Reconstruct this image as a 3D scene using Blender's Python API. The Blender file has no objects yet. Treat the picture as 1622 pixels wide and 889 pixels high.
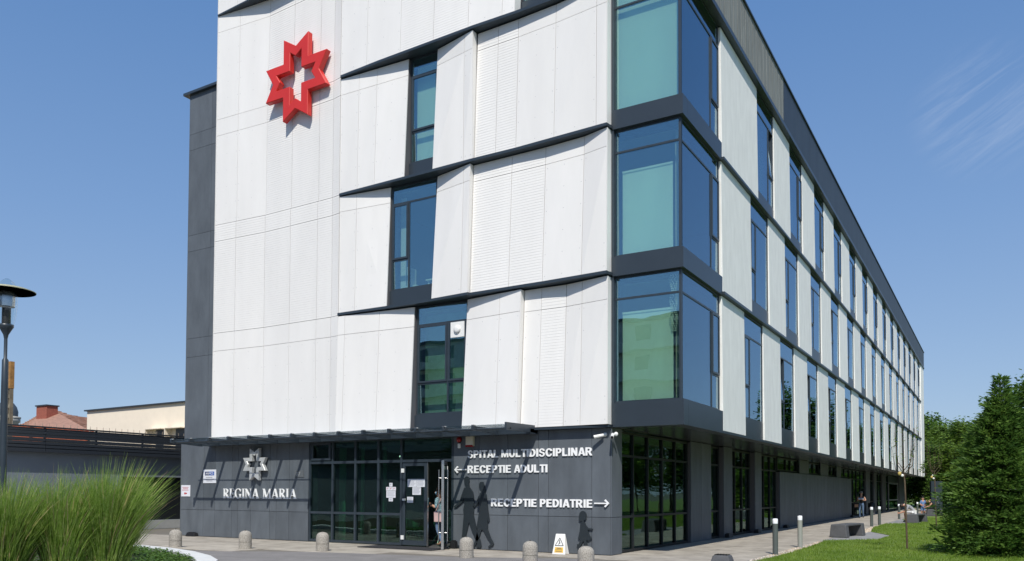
import bpy, bmesh, math, random
from mathutils import Vector, Matrix
from math import radians, sin, cos, pi, sqrt
random.seed(7)
S = bpy.context.scene
COL = S.collection

# ------------------------------------------------------------------ camera
YAW, PITCH, ROLL = 0.53675, 0.032, 0.00367
Fv = Vector((-sin(YAW)*cos(PITCH), cos(YAW)*cos(PITCH), sin(PITCH)))
Rv0 = Vector((cos(YAW), sin(YAW), 0)); Uv0 = Rv0.cross(Fv)
Rv = Rv0*cos(ROLL)+Uv0*sin(ROLL); Uv = Uv0*cos(ROLL)-Rv0*sin(ROLL)
cam = bpy.data.cameras.new('camera'); camo = bpy.data.objects.new('camera', cam); COL.objects.link(camo)
M = Matrix((Rv, Uv, -Fv)).transposed().to_4x4(); M.translation = Vector((6.44999, -18.90034, 1.6))
camo.matrix_world = M
cam.sensor_width = 36; cam.lens = 1287.60/1622*36; cam.shift_y = 293.40/1622
cam.clip_start = 0.1; cam.clip_end = 3000
S.camera = camo

# ------------------------------------------------------------------ light
SUN = Vector((0.40, -0.75, 1.0)).normalized()          # towards the sun
EL = math.asin(SUN.z); AZ = math.atan2(SUN.x, SUN.y)
W = bpy.data.worlds.new('World'); S.world = W; W.use_nodes = True
wn = W.node_tree.nodes; wl = W.node_tree.links
bg = wn['Background']; bg.inputs[1].default_value = 0.12
sky = wn.new('ShaderNodeTexSky'); sky.sky_type = 'NISHITA'; sky.sun_disc = False
sky.sun_elevation = EL; sky.sun_rotation = AZ; sky.air_density = 1.0; sky.dust_density = 0.6; sky.ozone_density = 2.0
# thin wisps of high cloud
tc = wn.new('ShaderNodeTexCoord')
def dotn(v):
    q = wn.new('ShaderNodeVectorMath'); q.operation = 'DOT_PRODUCT'; q.inputs[1].default_value = v; wl.new(tc.outputs['Generated'], q.inputs[0]); return q.outputs['Value']
cx_ = wn.new('ShaderNodeCombineXYZ'); wl.new(dotn((5.0451, 2.8552, 3.9393)), cx_.inputs[0]); wl.new(dotn((-17.8721, -11.8056, 31.4456)), cx_.inputs[1])
nz = wn.new('ShaderNodeTexNoise'); nz.inputs['Scale'].default_value = 1.25; nz.inputs['Detail'].default_value = 10; nz.inputs['Roughness'].default_value = 0.66; nz.inputs['Distortion'].default_value = 1.3
wl.new(cx_.outputs[0], nz.inputs[0])
mr_ = wn.new('ShaderNodeMapRange'); mr_.interpolation_type = 'SMOOTHSTEP'; mr_.inputs[1].default_value = 0.9972; mr_.inputs[2].default_value = 1.0; mr_.inputs[4].default_value = 0.26
wl.new(dotn((-0.0065, 0.9244, 0.3813)), mr_.inputs[0])
r0_ = wn.new('ShaderNodeMapRange'); r0_.inputs[1].default_value = 0.42; r0_.inputs[2].default_value = 1.0; wl.new(nz.outputs[0], r0_.inputs[0])
rp = wn.new('ShaderNodeMath'); rp.operation = 'MULTIPLY'; wl.new(mr_.outputs[0], rp.inputs[0]); wl.new(r0_.outputs[0], rp.inputs[1])
mx = wn.new('ShaderNodeMixRGB'); mx.inputs[2].default_value = (7, 7.4, 8, 1)
sx = wn.new('ShaderNodeSeparateXYZ'); wl.new(tc.outputs['Generated'], sx.inputs[0])
gr = wn.new('ShaderNodeValToRGB'); ge = gr.color_ramp.elements
def skc(r, g, b): return (r/0.12*0.1, g/0.12*0.1, b/0.12*0.1, 1)
ge[0].position = 0.0; ge[0].color = skc(.315, .435, .64); ge[1].position = 1.0; ge[1].color = skc(.06, .16, .42)
for ps, c in ((.12, (.27, .405, .635)), (.30, (.185, .335, .62)), (.5, (.115, .26, .56))):
    k_ = ge.new(ps); k_.color = skc(*c)
gm = wn.new('ShaderNodeVectorMath'); gm.operation = 'SCALE'; gm.inputs['Scale'].default_value = 10.0
wl.new(sx.outputs['Z'], gr.inputs[0]); wl.new(gr.outputs[0], gm.inputs[0])
m2 = wn.new('ShaderNodeMixRGB'); m2.inputs[0].default_value = 0.72
wl.new(sky.outputs[0], m2.inputs[1]); wl.new(gm.outputs[0], m2.inputs[2])
wl.new(rp.outputs[0], mx.inputs[0]); wl.new(m2.outputs[0], mx.inputs[1]); wl.new(mx.outputs[0], bg.inputs[0])
sl = bpy.data.lights.new('sun', 'SUN'); sl.energy = 4.2; sl.angle = radians(0.55); sl.color = (1, 0.955, 0.875)
so = bpy.data.objects.new('sun', sl); COL.objects.link(so)
so.rotation_euler = SUN.to_track_quat('Z', 'Y').to_euler()
S.view_settings.view_transform = 'Standard'; S.view_settings.look = 'None'; S.view_settings.gamma = 1
S.view_settings.exposure = 0.08
S.render.engine = 'CYCLES'
S.cycles.max_bounces = 10; S.cycles.transparent_max_bounces = 24; S.cycles.transmission_bounces = 8
S.cycles.glossy_bounces = 5; S.cycles.sample_clamp_indirect = 4

# ------------------------------------------------------------------ materials
def nodes(name):
    m = bpy.data.materials.new(name); m.use_nodes = True
    return m, m.node_tree.nodes, m.node_tree.links, m.node_tree.nodes['Principled BSDF']
def mat(name, col, rough=0.6, metal=0.0, var=0.0, scale=3.0, stretch=(1, 1, 1), bump=0.0, bscale=60, col2=None, objvar=0.0, detail=6, spec=0.5):
    m, n, l, b = nodes(name)
    b.inputs['Base Color'].default_value = (*col, 1); b.inputs['Roughness'].default_value = rough
    b.inputs['Metallic'].default_value = metal; b.inputs['Specular IOR Level'].default_value = spec
    co = n.new('ShaderNodeNewGeometry')
    cur = None
    if var > 0 or col2:
        mp = n.new('ShaderNodeMapping'); mp.inputs['Scale'].default_value = stretch
        nz = n.new('ShaderNodeTexNoise'); nz.inputs['Scale'].default_value = scale; nz.inputs['Detail'].default_value = detail; nz.inputs['Roughness'].default_value = 0.62
        l.new(co.outputs['Position'], mp.inputs[0]); l.new(mp.outputs[0], nz.inputs['Vector'])
        r = n.new('ShaderNodeValToRGB'); r.color_ramp.elements[0].position = 0.32; r.color_ramp.elements[1].position = 0.68
        a = col2 if col2 else tuple(c*(1-var) for c in col); z = col if col2 else tuple(min(1, c*(1+var)) for c in col)
        r.color_ramp.elements[0].color = (*a, 1); r.color_ramp.elements[1].color = (*z, 1)
        l.new(nz.outputs[0], r.inputs[0]); cur = r.outputs[0]
    if objvar > 0:
        oi = n.new('ShaderNodeObjectInfo'); mr = n.new('ShaderNodeMapRange'); mr.inputs[3].default_value = 1-objvar; mr.inputs[4].default_value = 1+objvar
        l.new(oi.outputs['Random'], mr.inputs[0]); h = n.new('ShaderNodeHueSaturation')
        if cur: l.new(cur, h.inputs['Color'])
        else: h.inputs['Color'].default_value = (*col, 1)
        l.new(mr.outputs[0], h.inputs['Value']); cur = h.outputs[0]
    if cur: l.new(cur, b.inputs['Base Color'])
    if bump > 0:
        nb = n.new('ShaderNodeTexNoise'); nb.inputs['Scale'].default_value = bscale; nb.inputs['Detail'].default_value = 4
        l.new(co.outputs['Position'], nb.inputs['Vector'])
        bp = n.new('ShaderNodeBump'); bp.inputs['Strength'].default_value = bump; bp.inputs['Distance'].default_value = 0.02
        l.new(nb.outputs[0], bp.inputs['Height']); l.new(bp.outputs[0], b.inputs['Normal'])
    return m
def glassmat(name, tint, refl, base=0.16, warp=0.05, k=0.9):
    m, n, l, b = nodes(name); out = n['Material Output']; n.remove(b)
    t = n.new('ShaderNodeBsdfTransparent'); t.inputs[0].default_value = (*tint, 1)
    g = n.new('ShaderNodeBsdfGlossy'); g.inputs['Color'].default_value = (*refl, 1); g.inputs['Roughness'].default_value = 0.0
    geo = n.new('ShaderNodeNewGeometry')
    nz = n.new('ShaderNodeTexNoise'); nz.inputs['Scale'].default_value = 0.9; nz.inputs['Detail'].default_value = 1.5
    l.new(geo.outputs['Position'], nz.inputs['Vector'])
    bp = n.new('ShaderNodeBump'); bp.inputs['Strength'].default_value = warp; bp.inputs['Distance'].default_value = 0.1
    l.new(nz.outputs[0], bp.inputs['Height']); l.new(bp.outputs[0], g.inputs['Normal'])
    lw = n.new('ShaderNodeLayerWeight'); lw.inputs[0].default_value = 0.5
    p = n.new('ShaderNodeMath'); p.operation = 'POWER'; p.inputs[1].default_value = 4.5; l.new(lw.outputs['Facing'], p.inputs[0])
    ml = n.new('ShaderNodeMath'); ml.operation = 'MULTIPLY_ADD'; ml.inputs[1].default_value = k-base; ml.inputs[2].default_value = base
    l.new(p.outputs[0], ml.inputs[0])
    mx = n.new('ShaderNodeMixShader'); l.new(ml.outputs[0], mx.inputs[0]); l.new(t.outputs[0], mx.inputs[1]); l.new(g.outputs[0], mx.inputs[2])
    l.new(mx.outputs[0], out.inputs[0]); return m
def leafmat(name, c1, c2, c3, scale=1.2, trans=0.35, rough=0.55):
    m, n, l, b = nodes(name); out = n['Material Output']
    geo = n.new('ShaderNodeNewGeometry'); nz = n.new('ShaderNodeTexNoise'); nz.inputs['Scale'].default_value = scale; nz.inputs['Detail'].default_value = 8; nz.inputs['Roughness'].default_value = 0.75
    l.new(geo.outputs['Position'], nz.inputs['Vector'])
    r = n.new('ShaderNodeValToRGB'); e = r.color_ramp.elements
    e[0].position = 0.35; e[0].color = (*c1, 1); e[1].position = 0.66; e[1].color = (*c3, 1); k = e.new(0.5); k.color = (*c2, 1)
    l.new(nz.outputs[0], r.inputs[0])
    oi = n.new('ShaderNodeObjectInfo'); mr = n.new('ShaderNodeMapRange'); mr.inputs[3].default_value = 0.8; mr.inputs[4].default_value = 1.2
    l.new(oi.outputs['Random'], mr.inputs[0]); h = n.new('ShaderNodeHueSaturation'); l.new(r.outputs[0], h.inputs['Color']); l.new(mr.outputs[0], h.inputs['Value'])
    l.new(h.outputs[0], b.inputs['Base Color']); b.inputs['Roughness'].default_value = rough; b.inputs['Specular IOR Level'].default_value = 0.3
    tr = n.new('ShaderNodeBsdfTranslucent'); l.new(h.outputs[0], tr.inputs[0])
    mx = n.new('ShaderNodeMixShader'); mx.inputs[0].default_value = trans; l.new(b.outputs[0], mx.inputs[1]); l.new(tr.outputs[0], mx.inputs[2])
    l.new(mx.outputs[0], out.inputs[0]); return m

WHITE = mat('white_fibre_cement', (0.81, 0.792, 0.765), 0.6, var=0.035, scale=1.1, stretch=(1, 1, .22), objvar=0.012, bump=0.05, bscale=14)
STUCCO = mat('grey_white_stucco', (0.86, 0.86, 0.83), 0.85, var=0.06, scale=3.5, stretch=(1, 1, .3), bump=0.35, bscale=45, objvar=0.03)
DARK = mat('anthracite_cladding', (0.100, 0.115, 0.132), 0.62, var=0.17, scale=2.2, stretch=(1, 1, .35), objvar=0.11, bump=0.08, bscale=30)
METAL = mat('dark_blue_grey_metal', (0.030, 0.042, 0.055), 0.38, var=0.12, scale=4, spec=0.6)
SPAN = mat('spandrel_metal', (0.030, 0.041, 0.054), 0.36, var=0.08, scale=1.5, spec=0.6)
BACK = mat('joint_backing', (0.10, 0.10, 0.11), 0.9)
INT = mat('interior_wall', (0.16, 0.17, 0.17), 0.9)
INTF = mat('interior_floor', (0.10, 0.10, 0.10), 0.5)
CEIL = mat('interior_ceiling', (0.35, 0.36, 0.36), 0.9)
GLASS = glassmat('blue_tinted_glass', (0.40, 0.56, 0.52), (0.66, 0.84, 1.0), 0.26, 0.03, 0.92)
GLASSG = glassmat('ground_floor_glass', (0.44, 0.62, 0.54), (0.55, 0.72, 0.68), 0.12, 0.06, 0.75)
GLASSC = glassmat('corner_glass', (0.82, 0.94, 0.86), (0.62, 0.86, 1.0), 0.27, 0.03, 0.9)
CANGL = glassmat('canopy_glass', (0.98, 0.99, 0.985), (0.8, 0.9, 0.95), 0.03, 0.0, 0.8)
BLIND = mat('roller_blind', (0.80, 0.82, 0.76), 0.9, var=0.04, scale=0.8, stretch=(4, 4, .5))
CURT = mat('curtain_cloth', (0.62, 0.58, 0.52), 0.9)
RED = mat('red_enamel', (0.62, 0.030, 0.022), 0.42, var=0.06, scale=1.5)
SILV = mat('brushed_silver', (0.62, 0.63, 0.63), 0.38, metal=0.35, var=0.08, scale=6)
LETW = mat('white_letters', (0.90, 0.90, 0.90), 0.5)
STEEL = mat('stainless_steel', (0.55, 0.55, 0.55), 0.25, metal=0.9)
CUT = mat('charcoal_cutout', (0.020, 0.027, 0.033), 0.45)
BLACK = mat('black_plastic', (0.012, 0.012, 0.013), 0.5)
PARAW = mat('weathered_zinc', (0.27, 0.28, 0.26), 0.7, var=0.0, col2=(0.17, 0.17, 0.15), scale=3.5, stretch=(1, 3, .25), bump=0.2, bscale=20)
CONC = mat('granite_concrete', (0.46, 0.43, 0.37), 0.85, var=0.0, col2=(0.20, 0.18, 0.16), scale=45, bump=0.25, bscale=60, detail=3)
SLAB = mat('paving_slab', (0.46, 0.42, 0.355), 0.85, col2=(0.27, 0.24, 0.20), scale=1.6, stretch=(1, 1, 1), objvar=0.06, bump=0.2, bscale=25)
SLABP = mat('grey_paving', (0.26, 0.26, 0.26), 0.85, var=0.14, scale=2, objvar=0.05, bump=0.15)
ASPH = mat('asphalt', (0.20, 0.19, 0.185), 0.9, var=0.16, scale=1.6, bump=0.4, bscale=90)
JOINTM = mat('mortar_bed', (0.17, 0.155, 0.13), 0.95)
KERB = mat('pale_kerb', (0.62, 0.63, 0.62), 0.8, var=0.08, scale=6, bump=0.1)
SOIL = mat('soil', (0.05, 0.045, 0.025), 0.95, var=0.4, scale=5, bump=0.6)
LAWN = mat('lawn_turf', (0.17, 0.235, 0.04), 0.9, col2=(0.09, 0.16, 0.02), scale=.8, bump=0.7, bscale=50, detail=8)
GROUND = mat('ground_soil_grass', (0.10, 0.12, 0.05), 0.95, col2=(0.14, 0.13, 0.11), scale=0.05)
BENCH = mat('grey_cast_stone', (0.085, 0.088, 0.095), 0.75, var=0.14, scale=6, bump=0.15)
POSTM = mat('grey_green_metal', (0.09, 0.105, 0.10), 0.42)
POSTL = mat('pale_grey_metal', (0.30, 0.31, 0.28), 0.42)
LAMPW = mat('frosted_lamp_cap', (0.8, 0.82, 0.85), 0.35)
BARK = mat('bark', (0.13, 0.095, 0.06), 0.9, col2=(0.07, 0.05, 0.035), scale=9, stretch=(1, 1, .3), bump=0.5)
LEAF = leafmat('broad_leaves', (0.08, 0.15, 0.022), (0.14, 0.235, 0.035), (0.23, 0.34, 0.06), 0.9)
LEAFD = leafmat('dark_leaves', (0.05, 0.105, 0.018), (0.09, 0.17, 0.028), (0.15, 0.25, 0.045), 0.9)
CONIF = leafmat('conifer_sprays', (0.04, 0.09, 0.020), (0.09, 0.175, 0.032), (0.20, 0.31, 0.06), 2.6, 0.45)
GRASSB = leafmat('reed_blades', (0.14, 0.24, 0.03), (0.25, 0.38, 0.07), (0.46, 0.54, 0.20), 14, 0.55)
LAWNB = leafmat('lawn_blades', (0.11, 0.19, 0.016), (0.17, 0.27, 0.028), (0.27, 0.34, 0.07), .9, 0.4)
COVER = leafmat('ground_cover_leaves', (0.03, 0.07, 0.01), (0.07, 0.15, 0.02), (0.14, 0.22, 0.04), 6, 0.3)
CREAM = mat('cream_render', (0.86, 0.76, 0.62), 0.9, var=0.03, scale=2, bump=0.1)
TILE = mat('old_roof_tile', (0.44, 0.24, 0.17), 0.85, col2=(0.26, 0.15, 0.11), scale=4, objvar=0.12)
TILEO = mat('orange_tile', (0.55, 0.14, 0.06), 0.8, var=0.1, scale=5, objvar=0.08)
BRICK = mat('chimney_brick', (0.30, 0.09, 0.06), 0.9, var=0.2, scale=9)
WALLG = mat('blue_grey_render', (0.17, 0.20, 0.235), 0.85, var=0.07, scale=0.8, bump=0.1)
SLAT = mat('dark_slat', (0.030, 0.036, 0.045), 0.4)
SHUT = mat('black_shutter', (0.012, 0.014, 0.016), 0.45)
PLINTH = mat('plinth_concrete', (0.36, 0.37, 0.37), 0.9, var=0.1, scale=2)
PAPER = mat('paper', (0.72, 0.73, 0.78), 0.7)
INK = mat('ink', (0.30, 0.30, 0.33), 0.7)
REDINK = mat('red_ink', (0.5, 0.04, 0.05), 0.7)
NAVY = mat('navy_print', (0.012, 0.03, 0.12), 0.6)
BLUE = mat('blue_print', (0.02, 0.10, 0.42), 0.6)
YEL = mat('yellow_print', (0.75, 0.48, 0.08), 0.6)
PLAST = mat('white_plastic', (0.80, 0.80, 0.78), 0.4)
GREEN = mat('mint_plastic', (0.30, 0.55, 0.40), 0.4)
DOME = mat('grey_dome', (0.07, 0.085, 0.10), 0.5, var=0.2, scale=2)
PALE = mat('pale_stone', (0.42, 0.40, 0.36), 0.9, var=0.15, scale=2)
SKIN = mat('skin', (0.50, 0.27, 0.18), 0.6)
HAIRD = mat('dark_hair', (0.02, 0.014, 0.01), 0.6)
HAIRG = mat('grey_hair', (0.22, 0.20, 0.19), 0.7)
HAIRB = mat('blond_hair', (0.42, 0.28, 0.14), 0.7)
CBLK = mat('black_cloth', (0.014, 0.014, 0.017), 0.85)
JEANS = mat('denim', (0.10, 0.16, 0.26), 0.85, var=0.2, scale=12)
CGREY = mat('grey_cloth', (0.30, 0.31, 0.33), 0.85)
CLGR = mat('light_grey_cloth', (0.50, 0.50, 0.50), 0.85)
CBLUE = mat('blue_cloth', (0.12, 0.22, 0.42), 0.85)
CPRNT = mat('printed_cloth', (0.35, 0.55, 0.60), 0.85, col2=(0.02, 0.06, 0.09), scale=32, detail=2)
CPINK = mat('pink_leather', (0.55, 0.38, 0.36), 0.6)
MASK = mat('blue_mask', (0.20, 0.45, 0.62), 0.8)
SHOE = mat('sandal', (0.30, 0.18, 0.11), 0.7)
REDLAMP = mat('red_lens', (0.30, 0.010, 0.012), 0.2)
GLOBE = glassmat('clear_globe', (0.92, 0.95, 0.95), (0.9, 0.9, 0.9), 0.06, 0.0, 0.6)
DISC = leafmat('cream_disc', (0.60, 0.60, 0.46), (0.61, 0.61, 0.47), (0.62, 0.62, 0.48), 1, 0.5, 0.4)
MATT = mat('door_mat', (0.025, 0.025, 0.028), 0.95, bump=0.5)
MAGE = mat('magenta_cloth', (0.25, 0.03, 0.15), 0.8)

# ------------------------------------------------------------------ helpers
def link(me, name, parent=None, loc=None):
    o = bpy.data.objects.new(name, me); COL.objects.link(o)
    if parent: o.parent = parent
    if loc: o.location = loc
    return o
def tag(o, label=None, cat=None, group=None, kind=None):
    if label: o['label'] = label
    if cat: o['category'] = cat
    if group: o['group'] = group
    if kind: o['kind'] = kind
    return o
def empty(name, loc=(0, 0, 0), rz=0, label=None, cat=None, group=None, kind=None):
    o = bpy.data.objects.new(name, None); COL.objects.link(o); o.location = loc; o.rotation_euler = (0, 0, rz); o.empty_display_size = 0.3
    return tag(o, label, cat, group, kind)
class MB:
    def __init__(s): s.v = []; s.f = []; s.m = []; s.sm = []
    def add(s, vs, fs, mi=0, smooth=False):
        b = len(s.v); s.v += [tuple(p) for p in vs]
        for f in fs: s.f.append(tuple(b+i for i in f)); s.m.append(mi); s.sm.append(smooth)
        return s
    def hexa(s, p, mi=0):   # p: 4 bottom ccw, 4 top
        return s.add(p, [(3, 2, 1, 0), (4, 5, 6, 7), (0, 1, 5, 4), (1, 2, 6, 5), (2, 3, 7, 6), (3, 0, 4, 7)], mi)
    def box(s, x0, x1, y0, y1, z0, z1, mi=0):
        if x0 > x1: x0, x1 = x1, x0
        if y0 > y1: y0, y1 = y1, y0
        return s.hexa([(x0, y0, z0), (x1, y0, z0), (x1, y1, z0), (x0, y1, z0), (x0, y0, z1), (x1, y0, z1), (x1, y1, z1), (x0, y1, z1)], mi)
    def quad(s, a, b, c, d, mi=0): return s.add([a, b, c, d], [(0, 1, 2, 3)], mi)
    def poly(s, pts, z0, z1, mi=0):   # prism of xy polygon
        n = len(pts); vs = [(x, y, z0) for x, y in pts]+[(x, y, z1) for x, y in pts]
        return s.add(vs, [tuple(range(n-1, -1, -1)), tuple(range(n, 2*n))]+[(i, (i+1) % n, n+(i+1) % n, n+i) for i in range(n)], mi)
    def rod(s, a, b, r0, r1=None, n=8, mi=0, cap=True):
        a = Vector(a); b = Vector(b); r1 = r0 if r1 is None else r1
        d = (b-a).normalized(); u = d.orthogonal().normalized(); w = d.cross(u)
        vs = [a+(u*cos(2*pi*i/n)+w*sin(2*pi*i/n))*r0 for i in range(n)]+[b+(u*cos(2*pi*i/n)+w*sin(2*pi*i/n))*r1 for i in range(n)]
        fs = [(i, (i+1) % n, n+(i+1) % n, n+i) for i in range(n)]
        s.add(vs, fs, mi, True)
        if cap: s.add(vs, [tuple(range(n-1, -1, -1)), tuple(range(n, 2*n))], mi)
        return s
    def lathe(s, prof, c=(0, 0, 0), n=20, mi=0):
        vs = []; fs = []
        for r, z in prof: vs += [(c[0]+r*cos(2*pi*i/n), c[1]+r*sin(2*pi*i/n), c[2]+z) for i in range(n)]
        for k in range(len(prof)-1):
            for i in range(n):
                j = (i+1) % n; fs.append((k*n+i, k*n+j, (k+1)*n+j, (k+1)*n+i))
        s.add(vs, fs, mi, True)
        if prof[0][0] > 1e-4: s.add(vs[:n], [tuple(range(n-1, -1, -1))], mi)
        if prof[-1][0] > 1e-4: s.add(vs[-n:], [tuple(range(n))], mi)
        return s
    def ball(s, c, r, n=10, mi=0, sc=(1, 1, 1)):
        vs = []; fs = []; m = n//2+1
        for k in range(m+1):
            t = pi*k/m
            for i in range(n): vs.append((c[0]+r*sc[0]*sin(t)*cos(2*pi*i/n), c[1]+r*sc[1]*sin(t)*sin(2*pi*i/n), c[2]-r*sc[2]*cos(t)))
        for k in range(m):
            for i in range(n): j = (i+1) % n; fs.append((k*n+i, k*n+j, (k+1)*n+j, (k+1)*n+i))
        return s.add(vs, fs, mi, True)
    def mesh(s, name, mats):
        me = bpy.data.meshes.new(name); me.from_pydata(s.v, [], s.f)
        if not isinstance(mats, (list, tuple)): mats = [mats]
        for m in mats: me.materials.append(m)
        me.polygons.foreach_set('material_index', s.m); me.polygons.foreach_set('use_smooth', s.sm); me.update(); return me
    def build(s, name, mats, parent=None, loc=None): return link(s.mesh(name, mats), name, parent, loc)
def bevel(o, w=0.01, seg=2):
    bm = bmesh.new(); bm.from_mesh(o.data); bmesh.ops.remove_doubles(bm, verts=bm.verts, dist=1e-4)
    es = [e for e in bm.edges if len(e.link_faces) == 2 and e.calc_face_angle(0) > 0.6]
    bmesh.ops.bevel(bm, geom=es, offset=w, segments=seg, affect='EDGES', profile=0.6); bm.to_mesh(o.data); bm.free(); return o
def box(name, x0, x1, y0, y1, z0, z1, m, parent=None): return MB().box(x0, x1, y0, y1, z0, z1).build(name, m, parent)
def copy_tree(o, loc=None, rz=None, parent=None, label=None):
    c = o.copy(); COL.objects.link(c)
    if parent: c.parent = parent
    if loc: c.location = loc
    if rz is not None: c.rotation_euler = (c.rotation_euler[0], c.rotation_euler[1], rz)
    if label: c['label'] = label
    for ch in list(o.children): copy_tree(ch, parent=c)
    return c

# ================================================================== SETTING
tag(MB().quad((-600, -300, -0.06), (600, -300, -0.06), (600, 900, -0.06), (-600, 900, -0.06)).build('ground', GROUND), kind='structure')
tag(MB().box(-23.7, 1.42, -60, 80, -0.05, -0.012).build('forecourt_paving', JOINTM), kind='structure')
road = [(-11.9, -4.6), (-11.0, -4.35), (-9.3, -3.35), (-7.5, -2.95), (-5.3, -2.60), (-3.5, -2.0), (-2.4, -1.45), (-1.0, -1.8), (0.6, -3.0), (1.40, -4.2), (1.40, -60), (-23.6, -60), (-23.6, -20), (-15, -9)]
tag(MB().poly(road[::-1], -0.01, 0.008).build('asphalt_drive', ASPH), kind='structure')
pv = tag(box('pavement', -23.6, 1.41, -3.2, 78, -0.02, -0.008, JOINTM), kind='structure')
def inroad(x, y):   # front edge of the pavement
    pts = [(-24, -5.2), (-11.9, -4.9), (-11.0, -4.6), (-9.3, -3.6), (-7.5, -3.2), (-5.3, -2.85), (-3.5, -2.25), (-2.4, -1.75), (-1.0, -2.1), (0.6, -3.3), (1.5, -4.4)]
    for (a, b), (c, d) in zip(pts, pts[1:]):
        if a <= x <= c: return y < b+(d-b)*(x-a)/(c-a)
    return False
SLM = {}
def slab(x0, x1, y0, y1, m=SLAB):
    h = random.uniform(0.0, 0.004); g = 0.004
    o = MB().box(-(x1-x0)/2+g, (x1-x0)/2-g, -(y1-y0)/2+g, (y1-y0)/2-g, -0.03, 0).build('paving_slab', m, pv, ((x0+x1)/2, (y0+y1)/2, h))
y = 0.0
while y < 44:                                            # path along the side wall
    for k in range(4):
        x0 = -1.95+k*0.84; slab(x0, x0+0.84, y, y+1.2)
    y += 1.2
tag(box('path', -1.95, 1.41, 44.0, 78, -0.03, 0.002, SLAB), kind='structure')
x = -23.4
while x < 1.3:
    for k in range(5):
        yy = -0.02-k*1.05; x1 = min(x+1.25, 1.41)
        if not inroad((x+x1)/2, yy-1.05) and x1-x > .2 and not (k and x > -2 and False): slab(x, x1, yy-1.05, yy)
    x += 1.25
# lawn, gravel
lawn = [(1.66, -6), (1.66, 0.6), (1.75, 3.3), (1.66, 8.0), (1.52, 9.8), (2.95, 11.6), (3.05, 14.6), (2.0, 17.5), (1.55, 22), (1.45, 27.5), (2.9, 29.2), (3.0, 32.5), (1.6, 35), (1.6, 43.5), (2.9, 44.6), (3.0, 48), (1.8, 52), (1.8, 78), (-40, 79), (-40, 300), (60, 300), (60, -6)]
tag(MB().poly(lawn, -0.05, 0.015).build('lawn', LAWN), kind='structure')
tag(box('bench_path', 1.42, 6, -5, 50, -0.05, 0.002, SLABP), kind='structure')
def in_poly(x, y, P):
    c = False; n = len(P)
    for i in range(n):
        (a, b), (d, e) = P[i], P[(i+1) % n]
        if (b > y) != (e > y) and x < (d-a)*(y-b)/(e-b)+a: c = not c
    return c
g = MB()
for i in range(5200):
    y = random.choice([random.uniform(-5, 9.3), random.uniform(16.5, 23), random.uniform(23, 28)]); x = random.uniform(1.43, 1.95 if y > 15 else 1.76)
    if in_poly(x, y, lawn): continue
    r = random.uniform(.012, .026); a = random.random()*3; h = r*.7
    q = [(x+r*cos(a+t)*random.uniform(.7, 1.2), y+r*sin(a+t)*random.uniform(.7, 1.2), 0.0) for t in (0, 1.26, 2.5, 3.77, 5.0)]
    g.add(q+[(x, y, .004+h)], [(0, 1, 5), (1, 2, 5), (2, 3, 5), (3, 4, 5), (4, 0, 5)], random.randrange(3))
tag(g.build('gravel', [mat('pebble_tan', (0.50, 0.40, 0.28), 0.85), mat('pebble_pale', (0.62, 0.57, 0.50), 0.85), mat('pebble_rust', (0.34, 0.24, 0.17), 0.85)]), kind='stuff')
g = MB()
for i in range(90000):
    t = random.random()**1.6; y = -2+t*42; x = 1.5+random.random()*(5.5+t*3)
    if not in_poly(x, y, lawn): continue
    h = random.uniform(.03, .075); a = random.random()*6.28; w = .006+.004*t; dx = cos(a)*w; dy = sin(a)*w
    bx = random.uniform(-.03, .03); by = random.uniform(-.03, .03)
    g.add([(x-dx, y-dy, .012), (x+dx, y+dy, .012), (x+bx, y+by, .012+h)], [(0, 1, 2)])
tag(g.build('lawn_grass', LAWNB), 'short mown lawn grass beside the path', 'grass', kind='stuff')

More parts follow.
